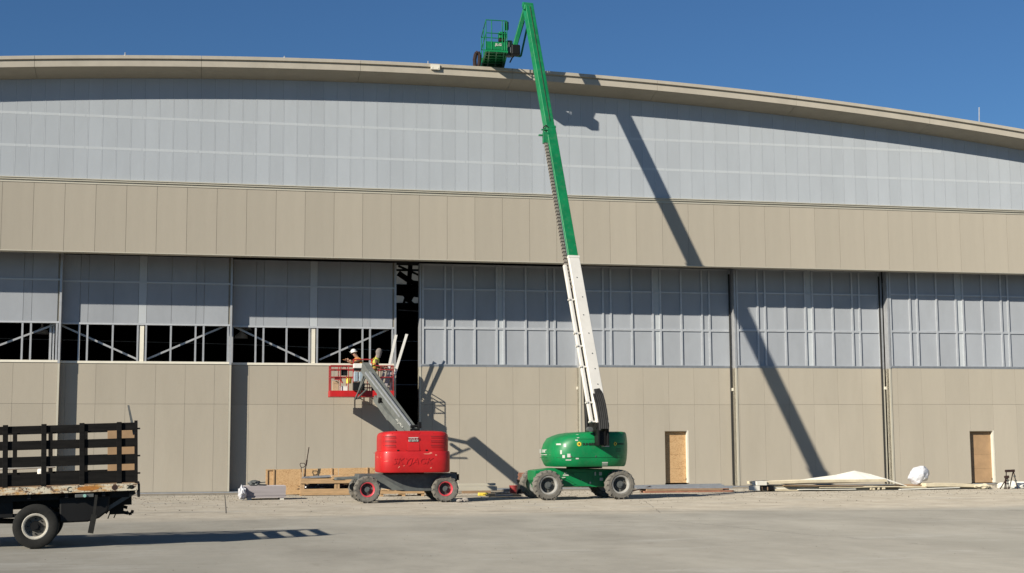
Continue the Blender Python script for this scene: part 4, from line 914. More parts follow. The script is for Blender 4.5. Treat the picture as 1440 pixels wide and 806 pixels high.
    for k0, nm in ((1, 0), (3, 0)):
        r0 = [p + (p - V(hips + lean * (p.z - .93) / .4, 0, p.z)) * .03 for p in rings[k0]]; r1 = [p + U_ * .05 for p in r0]; MB().loft([r0, r1], cap=False).build('reflective_band', mats['band'], root)
    for y in (-.10, .10):
        mb = MB(); pts = []
        for k in range(7):
            r_ = rings[k]; side_ = -1
            for sgn in ():
                pass
            cx_ = hips + lean * (.95 + .49 * k / 6 - .93) / .40; pts.append(V(cx_ - (.155, .148, .146, .151, .154, .140, .10)[k], y, .95 + .49 * k / 6))
        for a_, b_ in zip(pts[:-1], pts[1:]): mb.bar(a_, b_, .05, .012, up=-F_)
        mb.build('reflective_band', mats['band'], root)
    hc = cr_ + V(-.01, 0, -.02)
    if hat == 'hard_hat':
        mb = MB(); mb.lathe(hc - U_ * .02, (F_ * .25 + U_).normalized(), [(0, .125), (.012, .14), (.018, .118), (.06, .112), (.10, .09), (.13, .05), (.14, .01)], 20); mb.cbox(hc + V(.12, 0, .0), (.07, .14, .012)); mb.build('hard_hat', M_['hat'], root, smooth=True)
    else:
        mb = MB(); mb.loft([sup(0, 0, a, b_, 2.2, 16, 0) for a, b_ in ((1, 1),) * 2]) if False else None
        rg = []
        for k, (u, a, b_, o_) in enumerate(((-.22, .085, .10, -.03), (-.15, .10, .11, -.03), (-.06, .115, .115, -.015), (.02, .122, .115, -.01), (.09, .10, .095, -.005), (.13, .06, .055, 0), (.145, .012, .012, 0))):
            rg.append([hc + V(o_, 0, u) + F_ * a * math.cos(2 * math.pi * i / 18) * (1 if k > 2 else .92) + Sd * b_ * math.sin(2 * math.pi * i / 18) for i in range(18)])
        mb = MB(); mb.loft(rg); mb.build('knit_hood', M_['hood'], root, smooth=True)
    root.scale = (1.07, 1.07, 1.07)
    return root
w1 = dict(skin=M_['skin'], jacket=M_['brownjkt'], vest=M_['vest'], trousers=M_['jeans'], boots=M_['boots'], band=M_['vesty'])
w2 = dict(skin=M_['skin'], jacket=M_['brownjkt'], vest=M_['vesty'], trousers=M_['jeans'], boots=M_['boots'], band=M_['vest'])
PZ = zf + .03
a_ = P(509, 548, 1.25); person('worker in white hard hat and orange vest bending towards the open window', (a_.x, 1.28, PZ), -1, .20, -.06,
    (((.10, -.19, 1.36), (.30, -.20, 1.25), (.50, -.12, 1.36)), ((.12, .19, 1.36), (.34, .18, 1.24), (.56, .10, 1.34))), w1, 'hard_hat', group='workers in the red platform', look=-.02 + .20)
a_ = P(525, 548, 1.2); person('worker in grey knit hood and yellow vest looking down at the right rail', (a_.x, 1.22, PZ), 1, .10, -.02,
    (((.06, -.20, 1.37), (.16, -.23, 1.10), (.40, -.14, 1.08)), ((.08, .19, 1.37), (.20, .21, 1.10), (.44, .12, 1.05))), w2, 'hood', group='workers in the red platform', look=.16)

# ------------------------------------------------------------------ stake-bed truck
tg = gp(48.5, 772.5); TO = (tg[0], tg[1], 0)
truck = thing('stake_bed_truck', 'old stake-bed truck with black slatted sides and rusty white rail, cut off at left', 'truck', TO, rot=.045)
TP = Matrix.Rotation(-.027, 4, 'Y')
def tmb(): return MB((0, 0, 0), TP)
XL, XR, YW = -2.30, 1.80, 2.30
slz = ((1.135, 1.355), (1.475, 1.657), (1.79, 1.95), (2.095, 2.23))
for y0, rows in ((.02, slz), (YW - .05, slz)):
    for k, (z0, z1) in enumerate(rows):
        if y0 < 1:
            for xa, xb in ((XL, .80), (.81, XR)): tmb().box((xa + R.random() * .01, y0, z0), (xb, y0 + .03, z1 + R.uniform(-.008, .008))).build('slat', M_['bed'], truck, bevel=.004)
        else: tmb().box((XL, y0, z0), (XR, y0 + .03, z1)).build('slat', M_['bed'], truck)
for x in (-1.84, -1.17, -.51, .155, .82, 1.48):
    tmb().box((x - .045, -.022, 1.0), (x + .045, .018, 2.25)).build('stake_post', M_['bed'], truck, bevel=.005)
    tmb().box((x - .04, YW - .085, 1.0), (x + .04, YW - .052, 2.25)).build('stake_post', M_['bed'], truck)
for y in (-.02, YW - .05): tmb().box((XR - .05, y, 1.0), (XR + .01, y + .06, 2.27)).build('corner_post', M_['bed'], truck)
for z0, z1 in slz: tmb().box((XR - .035, .08, z0), (XR - .005, YW - .06, z1)).build('gate_slat', M_['bed'], truck)
for z_ in (1.30, 1.62, 2.12): tmb().cbox((XR + .03, .02, z_), (.05, .04, .03)).build('gate_latch', M_['black'], truck)
tmb().box((XL, .03, 1.02), (XR - .01, YW - .03, 1.10)).build('bed_floor', M_['woodold'], truck)
tmb().box((XL, -.045, .985), (XR + .01, -.023, 1.118)).build('rub_rail', M_['rubrail'], truck, bevel=.006)
tmb().box((XL, YW, .985), (XR + .01, YW + .03, 1.118)).build('rub_rail', M_['rubrail'], truck)
tmb().box((XR + .0, -.02, .86), (XR + .05, YW, 1.10)).build('rear_sill', M_['black'], truck, bevel=.01)
for x in (-2.1, -1.4, -.75, -.1, .55, 1.2, 1.7): tmb().box((x - .03, .03, .90), (x + .03, YW - .03, 1.019)).build('cross_bearer', M_['black'], truck)
for y in (.72, 1.55): tmb().box((-5.3, y - .04, .70), (XR - .1, y + .04, .90)).build('frame_rail', M_['black'], truck)
tmb().box((XL + .2, .25, .86), (XR - .15, .32, 1.0)).build('frame_rail', M_['black'], truck)
# oval rust patches are in the rail paint; ring mark and steel plate
mb = tmb(); mb.prism([(.0 + .93 + .20 * math.cos(t), -.047, 1.055 + .042 * math.sin(t)) for t in [2 * math.pi * k / 14 for k in range(14)]], (0, .003, 0)); mb.build('rust_patch', mat('orange_rust', (.42, .17, .03), .85, var=.25, scale=14), truck)
mb = tmb(); mb.prism([(1.40 + .055 * math.cos(t), -.047, 1.05 + .045 * math.sin(t)) for t in [2 * math.pi * k / 12 for k in range(12)]], (0, .003, 0)); mb.build('rust_patch', M_['rust'], truck)
mb = tmb(); mb.prism([(1.70 + .05 * math.cos(t), -.047, 1.05 + .04 * math.sin(t)) for t in [2 * math.pi * k / 9 for k in range(9)]], (0, .003, 0)); mb.build('rust_patch', M_['bed'], truck)
put_text('C', .13, lambda x, y, h: TP @ Vector((x + .60, -.048 - h, y + 1.045)), M_['txtk'], truck)
put_text('20', .10, lambda x, y, h: TP @ Vector((x + 1.66, -.049 - h, y + 1.055)), M_['txtk'], truck)
tmb().box((.70, -.03, .895), (1.03, .06, .955)).build('marker_plate', M_['mgrey'], truck, bevel=.008)
mb = tmb(); mb.cyl((.87, -.06, .925), (.87, -.03, .925), .03, 10); mb.build('marker_lamp', mat('green_lens', (.25, .45, .38), .2), truck)
mb = tmb(); mb.prism([(.42, .15, .92), (1.32, .15, .92), (1.28, .15, .62), (1.12, .15, .50), (.92, .15, .44), (.42, .15, .44)], (0, .50, 0)); mb.build('fuel_tank', M_['black'], truck, bevel=.03)
mb = tmb(); mb.bar((1.075, -.02, .93), (1.03, .0, .56), .05, .012, up=(0, -1, 0)); mb.bar((1.035, .0, .57), (.97, .02, .24), .10, .02, up=(0, -1, 0)); mb.build('mud_flap', M_['tyrek'], truck)
tmb().bar((1.76, .3, .95), (1.27, .3, .66), .05, .07).build('bumper_brace', M_['mgrey'], truck); tmb().bar((1.76, 1.9, .95), (1.27, 1.9, .66), .05, .07).build('bumper_brace', M_['mgrey'], truck)
mb = tmb(); mb.cbox((1.42, 1.1, .62), (.26, .3, .20)); mb.bar((1.30, 1.1, .60), (1.16, 1.1, .72), .06, .2); mb.cyl((1.53, 1.1, .66), (1.62, 1.1, .63), .03, 8); mb.tube([(1.60, 1.1, .56), (1.64, 1.1, .51), (1.70, 1.1, .52), (1.72, 1.1, .58)], .028, 8); mb.bar((1.48, 1.1, .56), (1.62, 1.1, .53), .06, .06); mb.tube([(1.30, 1.05, .55), (1.26, 1.05, .44)], .012); mb.tube([(1.40, 1.05, .52), (1.37, 1.05, .45)], .012); mb.build('pintle_hitch', M_['black'], truck)
tmb().box((1.15, .6, .60), (1.22, 1.7, .95)).build('hitch_crossmember', M_['black'], truck)
ttm = tyre_mesh(.405, .22, .225, 0, M_['tyrek']); trm = rim_mesh(.225, .22, M_['rimwhite']); thm = hub_mesh(.225, .22, M_['black'], 8)
for me in (ttm, trm, thm): me.polygons.foreach_set('use_smooth', [True] * len(me.polygons)); me.set_sharp_from_angle(angle=.7)
for x, ys in ((0, (.11, .37, 1.93, 2.19)), (-4.35, (.13, 2.17))):
    for y in ys: wheel(truck, (x, y, .405), ttm, trm, thm, 0, flip=(y > 1))
mb = MB(); mb.bar((0, .3, .405), (0, 2.0, .405), .13, .13); mb.cyl((0, 1.0, .405), (0, 1.35, .405), .2, 14); mb.bar((-4.35, .3, .405), (-4.35, 2.0, .405), .1, .1); mb.build('axle', M_['black'], truck)
mb = tmb(); mb.cyl((-4.0, 1.15, .66), (-.1, 1.15, .45), .05, 8); mb.build('driveshaft', M_['black'], truck)
mb = tmb(); mb.box((-.95, .30, .58), (-.40, .42, .86)); mb.bar((-1.0, .35, .60), (.9, .35, .60), .07, .07); mb.build('leaf_spring', M_['black'], truck)
cabm = mat('faded_white_cab', (.62, .60, .54), .5, var=.06, dirt=.2)
mb = MB(); mb.loft([[(x, y, z) for x, z in ((-5.75, .55), (-2.5, .55), (-2.5, 1.25), (-2.55, 1.95), (-3.65, 1.98), (-4.25, 1.35), (-5.65, 1.22))] for y in (.08, 2.22)]); mb.build('cab', cabm, truck, bevel=.05)
for y in (.07, 2.21):
    mb = MB(); mb.prism([(x, y, z) for x, z in ((-3.72, 1.38), (-2.75, 1.38), (-2.78, 1.85), (-3.52, 1.87))], (0, .02, 0)); mb.build('side_window', M_['glass'], truck)
mb = MB(); mb.bar((-3.72, 1.15, 1.94), (-4.2, 1.15, 1.42), 1.9, .03, up=(1, 0, .8)); mb.build('windscreen', M_['glass'], truck)
for y in (.35, 1.95): MB().cyl((-5.78, y, .95), (-5.7, y, .95), .1, 14).build('headlight', M_['white'], truck)
MB().box((-5.9, .05, .45), (-5.76, 2.25, .68)).build('bumper', M_['alud'], truck, bevel=.03)
# load in the bed
TO_ = Vector(TO)
def ontruck(name, mb, m_, label, cat, **k): return solo(name, mb, m_, label, cat, TO, rot=.045, **k)
ontruck('plywood_sheet', tmb().box((1.24, 2.10, 1.105), (1.77, 2.13, 2.12)), M_['osbp'], 'orange plywood sheet standing upright inside the truck bed at its rear end', 'plywood', bevel=.003)
for k, z_ in enumerate((2.02, 1.72, 1.42)): pass
mb = tmb(); mb.tube([(-2.2, 1.1, 1.42), (-.6, 1.15, 1.46), (.30, 1.2, 1.47)], .035, 8); ontruck('white_pipe', mb, M_['white'], 'long white pipe lying inside the truck bed seen through the lowest gap', 'pipe')
mb = tmb(); mb.lathe((.02, 1.5, 1.11), (0, 0, 1), [(0, .06), (.27, .07), (.31, .06), (.32, .02)], 14); ontruck('white_bucket', mb, M_['white'], 'white plastic bucket in the truck bed beside the pipe end', 'bucket')
mb = tmb(); mb.bar((-2.1, 1.6, 1.11), (.35, 1.6, 1.11), .5, .12); ontruck('timber_load', mb, M_['woodold'], 'dark flat timber lying on the floor of the truck bed', 'timber')
pa, pb = P(187.5, 604, TO[1] + .25), P(180.5, 570, TO[1] + .25); pc = pa + (pa - pb).normalized() * .10
mb = MB(TO).bar(pc, pb, .05, .03, up=(0, 1, 0), w2=.035); solo('wooden_stake', mb, M_['mgrey'], 'weathered grey stake poking up above the rear corner of the truck side', 'stake', TO)

# ------------------------------------------------------------------ material along the wall
def gt(name, label, cat, px, py, d=None, group=None):
    s_, d_ = gp(px, py)
    if d is not None: s_, d_ = wp(px, py, d)[0], d
    return thing(name, label, cat, (s_, d_, 0), 0, group), Vector((s_, d_, 0))
# lilac-grey board stack
st, so_ = gt('board_stack', 'squat stack of lilac-grey boards on blocks left of the timber crate', 'board stack', 343, 703.5)
x0 = 0; x1 = wp(402, 690, so_.y)[0] - so_.x; zT = P(370, 683.5, so_.y).z; n = 11
for k in range(n):
    z0 = .07 + (zT - .07) * k / n; j = R.uniform(-.012, .012); MB().box((x0 + j, j, z0 + .002), (x1 + j, 1.22 + j, z0 + (zT - .07) / n - .002)).build('board', M_['lilac'], st)
for x in (.12, x1 - .2): MB().box((x, .02, 0), (x + .14, 1.2, .069)).build('block', M_['foamw'], st)
def crumple(name, c, size, m_, label, cat, seed, amp=.35, sub=4, fr=2.2, group=None, smooth=False):
    bm = bmesh.new(); bmesh.ops.create_icosphere(bm, subdivisions=sub, radius=1)
    for v in bm.verts:
        n_ = noise.fractal(v.co * fr + Vector((seed, seed * 2, 0)), 1.0, 2.0, 4) * amp + noise.voronoi(v.co * fr * .9 + Vector((seed, 0, 0)))[0][0] * amp * .8
        v.co *= (1 + n_ - amp * .3); v.co = Vector((v.co.x * size[0], v.co.y * size[1], max(v.co.z, -.92) * size[2]))
    me = bpy.data.meshes.new(name); bm.to_mesh(me); bm.free(); me.materials.append(m_)
    o = obj(name, me, None, smooth=smooth); o.location = W(*c); o.rotation_euler.z = YAW; o['label'] = label; o['category'] = cat
    if group: o['group'] = group
    return o
c = P(340.5, 694, so_.y - .05); crumple('plastic_wrap', (c.x, c.y, .24), (.13, .22, .24), M_['bag'], 'crumpled white plastic at the left end of the lilac-grey stack', 'plastic wrap', 3, sub=3)
c = P(357, 683, so_.y + .3); crumple('cloth_lump', (c.x, c.y, zT + .09), (.20, .16, .10), M_['mgrey'], 'dark grey rag lying on top of the lilac-grey boards', 'rag', 5, sub=3)
mb = MB(c); mb.bar(Vector((c.x + .08, c.y - .25, zT + .05)), Vector((c.x + .42, c.y - .1, zT + .03)), .08, .05); mb.bar(Vector((c.x + .05, c.y, zT + .10)), Vector((c.x + .40, c.y + .1, zT + .12)), .04, .03); solo('offcut', mb, M_['mgrey'], 'small dark offcut beside the rag on the lilac-grey stack', 'offcut', c)
# low strand-board bulkhead against the door
s0, s1 = wp(373.5, 680, -.7)[0], wp(527, 680, -.7)[0]; zt1, zt2 = P(375, 660.5, -.7).z, P(525, 657.5, -.7).z
st = thing('plywood_bulkhead', 'low orange strand-board bulkhead standing along the doors behind the crate', 'bulkhead', (s0, -.7, 0)); L_ = s1 - s0
zf_ = lambda x: zt1 + (zt2 - zt1) * x / L_
for a, b in ((.0, .33), (.336, .66), (.666, 1)):
    a *= L_; b *= L_; MB().prism([(a, 0, .03), (b, 0, .03), (b, 0, zf_(b)), (a, 0, zf_(a))], (0, .018, 0)).build('strand_board', M_['osb'], st)
for x in (.05, .30, 1.43, L_ * .60, L_ * .93): MB().box((x - .03, -.04, .02), (x + .03, -.002, zf_(x) + .01)).build('stud', M_['wood'], st, bevel=.003)
MB().box((0, -.042, zt1 - .03), (.26, .02, zt1 + .012)).build('top_plate', M_['wood'], st)
# timber crate
st, so_ = gt('timber_crate', 'open timber crate of orange planks left of the red lift, dark load inside', 'crate', 421.5, 697.5)
def cx_(px): return wp(px, 690, so_.y)[0] - so_.x
def cz_(py): return P(450, py, so_.y).z
x1 = cx_(519)
for z0, z1, xa, xb in ((cz_(680), cz_(673), .02, x1), (cz_(694.5), cz_(687.5), .02, x1 * .93)):
    for y in (-.02, 1.1): MB().box((xa, y, z0), (xb, y + .035, z1)).build('plank', M_['wood'], st, bevel=.004)
for px in (421.5, 425, 470.5, 474.5, 515): MB().box((cx_(px), .018, .0), (cx_(px) + .085, .10, cz_(672 if px > 423 else 664))).build('post', M_['wood'], st, bevel=.004)
for px in (422, 471, 515): MB().box((cx_(px), 1.0, .0), (cx_(px) + .085, 1.09, cz_(673))).build('post', M_['wood'], st)
MB().box((.05, -.015, .02), (x1, .07, .07)).build('skid', M_['wood'], st); MB().box((.05, 1.0, .02), (x1, 1.09, .07)).build('skid', M_['wood'], st)
for k in range(6): MB().box((.1 + k * (x1 - .2) / 6, .12, .075), (.1 + (k + .82) * (x1 - .2) / 6, .98, .095)).build('floor_board', M_['woodold'], st)
crumple('black_wrapped_load', (so_.x + x1 * .45, so_.y + .55, .30), (x1 * .42, .36, .20), mat('black_plastic_film', (.02, .02, .022), .25, bump=.8, bscale=5), 'black plastic wrapped load inside the orange timber crate', 'wrapped load', 9, amp=.2, sub=4, fr=3)
mb = MB(so_)
for k in range(4): mb = MB(so_); p_ = Vector((so_.x + .05 + .04 * k, so_.y + .1 + .22 * k, cz_(672.3) + .012 * k)); q_ = Vector((so_.x + x1 * (.62 - .04 * k), so_.y + .2 + .22 * k, cz_(670.3) + .012 * k)); mb.bar(p_, q_, .18, .02); solo('metal_strip', mb, M_['alud'], ('grey metal strip nearest the front on top of the timber crate', 'second grey metal strip from the front on the crate top', 'third grey metal strip from the front on the crate top', 'rearmost grey metal strip on the crate top')[k], 'metal strip', so_, group='metal strips on the crate')
mb = MB(so_).box((so_.x + cx_(466.5), so_.y - .08, cz_(674)), (so_.x + cx_(482), so_.y + .9, cz_(669.3))); solo('timber_block', mb, M_['wood'], 'pale timber block laid across the middle of the crate top', 'timber', so_, bevel=.005)
# second low crate behind the red lift
st, so2 = gt('timber_pallet', 'low timber pallet half hidden behind the red lift chassis', 'pallet', 535, 698.5)
x1b = wp(628, 697, so2.y)[0] - so2.x
for y in (0, .5, 1.0):
    MB().box((0, y, .10), (x1b, y + .03, .22)).build('stringer', M_['wood'], st)
    for x in (0, x1b * .33, x1b * .62, x1b - .12): MB().box((x, y + .031, .0), (x + .11, y + .12, .22)).build('block', M_['wood'], st)
for k in range(9): MB().box((k * x1b / 9 + .02, -.02, .222), ((k + .8) * x1b / 9, 1.05, .242)).build('deck_board', M_['wood'], st)
# rod with loop
c = P(427, 676, so_.y + .6); mb = MB(c); q_ = P(434.5, 629, so_.y + .6); mb.cyl(c, q_, .018, 6); mb.cyl(c.lerp(q_, .45), c.lerp(q_, .62), .03, 6); mb.tube([P(x, y, so_.y + .6) for x, y in ((424, 670), (423.5, 657), (421.8, 654), (422.5, 651.5), (428, 651.5), (429.5, 655), (426.5, 657.5), (424, 657))], .014, 6); solo('digging_bar', mb, M_['rust'], 'thin dark steel bar with wire loop standing up from the timber crate', 'steel bar', c)
# pieces between the lifts
def slab(name, pxa, pxb, py, d, dep, z0, z1, m_, label, cat, tilt=0.0, **k):
    a_, b_ = wp(pxa, py, d)[0], wp(pxb, py, d)[0]; mb = MB((a_, d, 0)); mb._add([(a_, d, z0), (b_, d, z0 + tilt), (b_, d + dep, z0 + tilt), (a_, d + dep, z0), (a_, d, z1), (b_, d, z1 + tilt), (b_, d + dep, z1 + tilt), (a_, d + dep, z1)], [(0, 3, 2, 1), (4, 5, 6, 7), (0, 1, 5, 4), (1, 2, 6, 5), (2, 3, 7, 6), (3, 0, 4, 7)])
    return solo(name, mb, m_, label, cat, (a_, d, 0), **k)
slab('insulation_block', 640, 699, 687, -1.2, .8, .10, .26, M_['beige_trim'], 'thick off-white insulation block lying near the wall between the lifts', 'insulation block', bevel=.01)
slab('insulation_strip', 645, 697, 684, -.3, .3, .27, .36, M_['beige_trim'], 'narrow off-white strip lying behind the thick insulation block', 'insulation strip')
slab('sleeper', 650, 690, 691, -1.25, .1, 0, .098, M_['woodold'], 'dark timber sleeper under the thick off-white insulation block', 'timber')
c = P(679.5, 699.5, -4.4); hx_ = .17; z_ = c.z; mb = MB((c.x, -6.6, 0)); mb.box((c.x - hx_, -4.5, z_), (c.x + hx_, -4.25, z_ + .17)); mb.box((c.x - hx_ - .01, -4.51, z_ + .09), (c.x + hx_ + .01, -4.24, z_ + .105)); mb.box((c.x - .05, -4.53, z_ + .11), (c.x + .05, -4.50, z_ + .14)); solo('tool_case', mb, M_['yellow'], 'small yellow tool case on the ground right of the red lift', 'tool case', (c.x, -6.6, 0), bevel=.01)
slab('rubber_mat', 688, 733, 697, -5.2, 1.6, .01, .07, M_['tyrek'], 'long black rubber mat on the ground between yellow case and green lift', 'mat')
slab('plywood_offcut', 700, 722, 698, -6.4, .5, .075, .10, M_['lilac'], 'pale offcut lying on the front of the black mat', 'offcut')
slab('batten', 640, 690, 697, -4.6, .5, .004, max(.02, z_ - .002), M_['chain'], 'grey batten on the ground under the yellow tool case', 'batten')
c = P(722, 691, -2.6); mb = MB((c.x, c.y, 0)); mb.lathe((c.x, c.y, 0), (0, 0, 1), [(0, .125), (.02, .13), (.30, .155), (.31, .165), (.33, .165), (.33, .14), (.06, .12)], 18); mb.tube([(c.x - .155, c.y, .30), (c.x - .13, c.y - .1, .16), (c.x + .05, c.y - .17, .10), (c.x + .155, c.y, .30)], .008); solo('red_bucket', mb, M_['tred'], 'dusty dark red bucket standing left of the green lift', 'bucket', (c.x, c.y, 0), smooth=True)
mb = MB((c.x + .3, c.y + .3, 0)); mb.lathe((c.x + .3, c.y + .4, 0), (.2, .1, 1), [(0, .1), (.35, .1), (.5, .18), (.52, .02)], 10); solo('traffic_cone_base', mb, M_['black'], 'black rubber object leaning behind the red bucket', 'rubber object', (c.x + .3, c.y + .3, 0))
st, sb_ = gt('brick_stack', 'stack of reddish bricks behind the left wheels of the green lift', 'bricks', 729, 692, d=-1.5)
bme = MB().box((0, 0, 0), (.20, .09, .06)).mesh('brick', M_['brick'])
for r_ in range(12):
    for k in range(3): obj('brick', bme, st, loc=(k * .212 + R.uniform(-.006, .006) + (.03 if r_ % 2 else 0), R.uniform(-.01, .01), r_ * .066))
# boards right of the green lift
st, so3 = gt('lumber_stack', 'low stack of reddish planks and grey steel rails right of the green lift', 'lumber', 903, 693.5)
x1c = wp(1037, 692, so3.y)[0] - so3.x
for k in range(5):
    for r_ in range(2):
        a = R.uniform(0, .5) if k else .1; MB().box((a + r_ * .1, k * .26, r_ * .075), (x1c * R.uniform(.80, .99), k * .26 + .2, r_ * .075 + .068)).build('plank', M_['woodold' if R.random() < .6 else 'brick'], st, bevel=.004)
for k in range(4): MB().bar((R.uniform(-.3, .2), .15 + k * .3, .19 + .02 * k), (x1c - R.uniform(0, .3), .1 + k * .32, .17 + .035 * k), .12, .05).build('steel_rail', M_['alud'], st)
for k in range(3): MB().bar((-.55 + k * .12, .4 + k * .1, .02), (.25 + .1 * k, .35, .19 + .03 * k), .03, .03).build('steel_strap', M_['rust'], st)
# foam-board pile
d_ = -3.4
st = thing('foam_board_pile', 'long low pile of pale yellow foam boards along the wall at right', 'foam boards', (wp(1060, 688, d_)[0], d_, 0)); sx0 = wp(1060, 688, d_)[0]
def fx(px): return wp(px, 688, d_)[0] - sx0
def fz(py, px=1150): return P(px, py, d_).z
def board(pa, pb, ya, yb, th, y0, dep, m_='foam', name='foam_board', bend=0.0):
    """front lower edge runs from picture height ya to yb"""
    a, b = fx(pa), fx(pb); za, zc = fz(ya, pa), fz(yb, pb); n = 8; rings = []
    for i in range(n + 1):
        t = i / n; x = a + (b - a) * t; z = za + (zc - za) * t + bend * math.sin(math.pi * t) + R.uniform(-.004, .004)
        rings.append([(x, y0, z), (x, y0 + dep, z), (x, y0 + dep, z + th), (x, y0, z + th)])
    MB().loft(rings).build(name, M_[m_], st)
board(1088, 1245, 690.3, 689.8, .08, -.05, 1.2); board(1078, 1232, 687.2, 688.0, .05, .02, 1.2, 'foamw'); board(1072, 1250, 684.6, 686, .06, .0, 1.25)
board(1066, 1246, 681.2, 677.5, .10, -.12, 1.25, 'foam', bend=.02); board(1236, 1390, 690, 689.5, .07, .0, 1.1); board(1246, 1378, 687.6, 687.2, .05, .03, 1.1, 'woodold'); board(1240, 1372, 685.4, 686.2, .05, -.05, 1.1)
board(1300, 1392, 684.2, 686.6, .13, -.16, .9, 'foam', bend=.03); board(1246, 1320, 685.0, 682.5, .04, .2, .9, 'woodold')
board(1100, 1212, 683.2, 683.6, .02, -.22, .3, 'woodold'); board(1120, 1200, 689.0, 688.2, .03, -.25, .3, 'foamw'); board(1150, 1262, 686.2, 684.8, .03, -.20, .4, 'foam'); board(1262, 1345, 688.6, 686.2, .03, -.28, .4, 'foamw'); board(1320, 1404, 690.4, 689.9, .03, -.35, .6, 'foam'); board(1395, 1440, 689.6, 688.8, .04, .2, .5, 'mgrey')
mb = MB(); pts = [(1104, 679), (1145, 674.5), (1190, 668.5), (1218, 662.5), (1240, 667.0), (1262, 673)]
pr = [(fx(x), .85 + .05 * i, fz(y, x)) for i, (x, y) in enumerate(pts)]; lo = [(fx(x), -.02, fz(yy, x)) for x, yy in ((1106, 680.6), (1145, 679.6), (1190, 678.3), (1222, 676.8), (1250, 675.8), (1275, 683))]
for i in range(5):
    a, b, c_, d2 = Vector(lo[i]), Vector(lo[i + 1]), Vector(pr[i + 1]), Vector(pr[i]); t_ = Vector((0, .01, -.03)); mb._add([a, b, c_, d2, a + t_, b + t_, c_ + t_, d2 + t_], [(0, 1, 2, 3), (7, 6, 5, 4), (0, 4, 5, 1), (1, 5, 6, 2), (2, 6, 7, 3), (3, 7, 4, 0)])
mb.build('bent_sheet', M_['foamw'], st)
mb = MB(); mb.box((fx(1067), -.10, fz(689.5, 1067)), (fx(1087), .5, fz(683.5, 1067))); mb.build('black_wrap', M_['black'], st, bevel=.01)
for px in (1070, 1078): MB().box((fx(px) - .02, -.11, fz(689.6, px)), (fx(px) + .02, -.101, fz(683.4, px))).build('strap', M_['woodold'], st)
for a, b, y0_, y1_ in ((1057, 1066, 690, 683), (1062, 1076, 682.5, 677)): MB().box((fx(a), -.2, max(.01, fz(y0_, a))), (fx(b), .3, fz(y1_, a))).build('foam_block', M_['foamw'], st, bevel=.01)
for px, w_ in ((1226, .10), (1233, .08), (1240, .12), (1222, .06)): MB().cbox((fx(px), -.15, .05 + R.uniform(0, .04)), (w_, .09, .08)).build('foam_scrap', M_['foam'], st, bevel=.01)
c = P(1380, 686, d_ - .2); crumple('crumpled_paper', (c.x, d_ - .25, .10), (.32, .25, .11), M_['foam'], 'crumpled cream paper at the right end of the foam-board pile', 'paper', 21, amp=.3, sub=3)
c = P(1292, 669, d_ + .5); rb = random.Random(5); bm = bmesh.new()
for k in range(46):
    u_ = rb.uniform(-1, 1); t = rb.uniform(0, 2 * math.pi); q = math.sqrt(1 - u_ * u_) * rb.uniform(.86, 1.0); bm.verts.new((q * math.cos(t) * .47 + u_ * .14, q * math.sin(t) * .40, u_ * (.40 if u_ > 0 else .34)))
bmesh.ops.convex_hull(bm, input=bm.verts); bmesh.ops.delete(bm, geom=[x for x in bm.verts if not x.link_faces], context='VERTS')
bmesh.ops.subdivide_edges(bm, edges=bm.edges, cuts=2, use_grid_fill=True)
for x in bm.verts: x.co += x.normal * (noise.fractal(x.co * 4 + Vector((3, 1, 7)), 1.0, 2.0, 3) * .06)
me = bpy.data.meshes.new('plastic_bag'); bm.to_mesh(me); bm.free(); me.materials.append(M_['bag']); o = obj('plastic_bag', me); o.location = W(c.x, c.y, c.z); o.rotation_euler.z = YAW; o['label'] = 'crumpled white plastic bag resting on the foam-board pile'; o['category'] = 'plastic bag'
c = P(1245, 680, d_ + .5)
c = P(1424, 686, -3.2); crumple('white_sheet_heap', (c.x + .1, c.y, .08), (.75, .4, .20), M_['foamw'], 'low heap of white sheeting at the far right edge of the photo', 'heap', 31, amp=.25, sub=3)
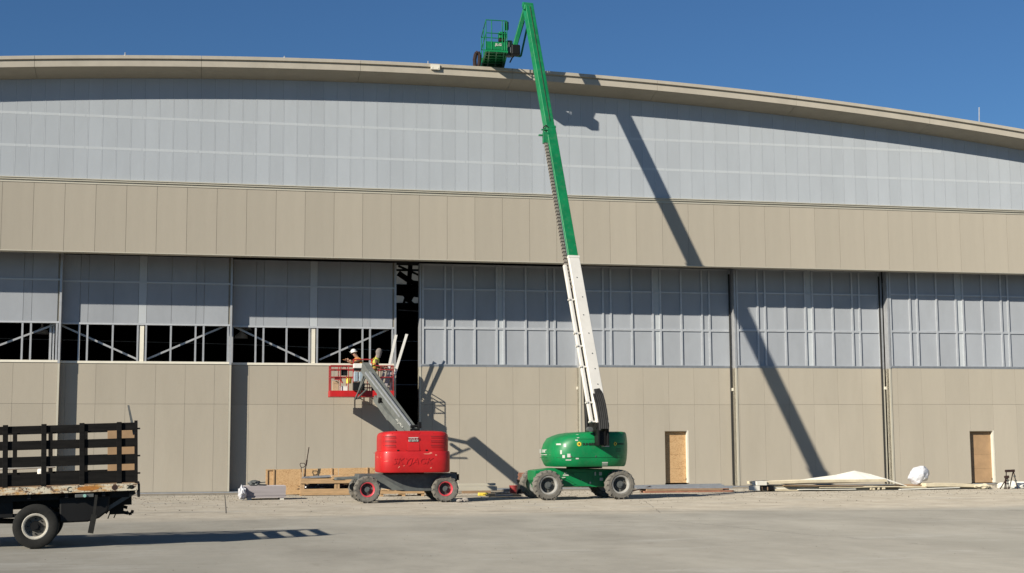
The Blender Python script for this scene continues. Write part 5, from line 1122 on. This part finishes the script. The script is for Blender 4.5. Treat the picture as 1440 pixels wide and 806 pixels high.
def stand(lb, px0, px1, ytop, hook, gd=-4.1):
    a_ = P(px0, 690, gd); b_ = P(px1, 690, gd); t_ = P(px0 + (0 if hook else 1), ytop, gd); t2 = P(px1 - 6 if hook else px1 - 1, ytop - .5, gd); o_ = Vector((a_.x, gd, 0)); st = thing('pipe_stand', lb, 'pipe stand', (o_.x, o_.y, 0), 0, 'pipe stands at the right edge')
    a_.z = b_.z = 0
    for p_, q_ in ((t_, a_), (t2, b_), (t2, b_ + Vector((-.12, .4, 0)))): MB(o_).bar(p_, q_, .03, .03).build('leg', M_['rust'], st)
    MB(o_).bar(t_ + Vector((-.04, 0, 0)), t2 + Vector((.05, 0, 0)), .09, .10).build('head', M_['rust'], st, bevel=.01)
    for f in (.3, .55): MB(o_).cyl(t2.lerp(b_, f) - Vector((.0, .03, 0)), t2.lerp(b_, f) + Vector((.0, .03, 0)), .04, 8).build('clamp', M_['mgrey'], st)
stand('taller rusty pipe stand with curved head at the far right edge', 1415, 1431, 662.5, True); stand('shorter rusty pipe stand left of the taller stand', 1413, 1418, 671, False)
c = P(648, 706, -9.6); crumple('rubble', (c.x - .1, -9.9, .05), (.10, .09, .06), M_['stone'], 'left lump of rubble on the ground by the right red wheel', 'rubble', 41, sub=2); crumple('rubble', (c.x + .1, -9.8, .06), (.13, .10, .08), M_['stone'], 'right and larger lump of rubble by the right red wheel', 'rubble', 43, sub=2)
mb = MB(); 
for k in range(9):
    x = wp(500 + 0 * k, 700, -9)[0]
# gravel and crumbs scattered on the apron: one countless mass
bm = bmesh.new(); rg_ = random.Random(3)
def crumb(x, y, r):
    p_ = W(x, y, r * .35); vs = [bm.verts.new(p_ + Vector((r * rg_.uniform(.6, 1.2) * a, r * rg_.uniform(.6, 1.2) * b, r * rg_.uniform(.4, .8) * c))) for a, b, c in ((1, 0, 0), (0, 1, 0), (-1, 0, 0), (0, -1, 0), (0, 0, 1), (0, 0, -1))]
    for i, j, k in ((0, 1, 4), (1, 2, 4), (2, 3, 4), (3, 0, 4), (1, 0, 5), (2, 1, 5), (3, 2, 5), (0, 3, 5)): bm.faces.new((vs[i], vs[j], vs[k]))
for _ in range(4500): crumb(rg_.uniform(-24, 28), -abs(rg_.gauss(0, 6)) + .8, rg_.choice((.008, .010, .012, .016, .02, .025)))
for _ in range(500): crumb(rg_.uniform(-16, 16), rg_.uniform(-40, -8), rg_.choice((.006, .008, .010)))
me = bpy.data.meshes.new('gravel'); bm.to_mesh(me); bm.free(); me.materials.append(mat('gravel_crumbs', (.17, .15, .12), .9, var=.4, scale=3)); o = obj('gravel', me, None, stuff=True); o['label'] = 'loose gravel and crumbs scattered over the dusty apron'; o['category'] = 'gravel'
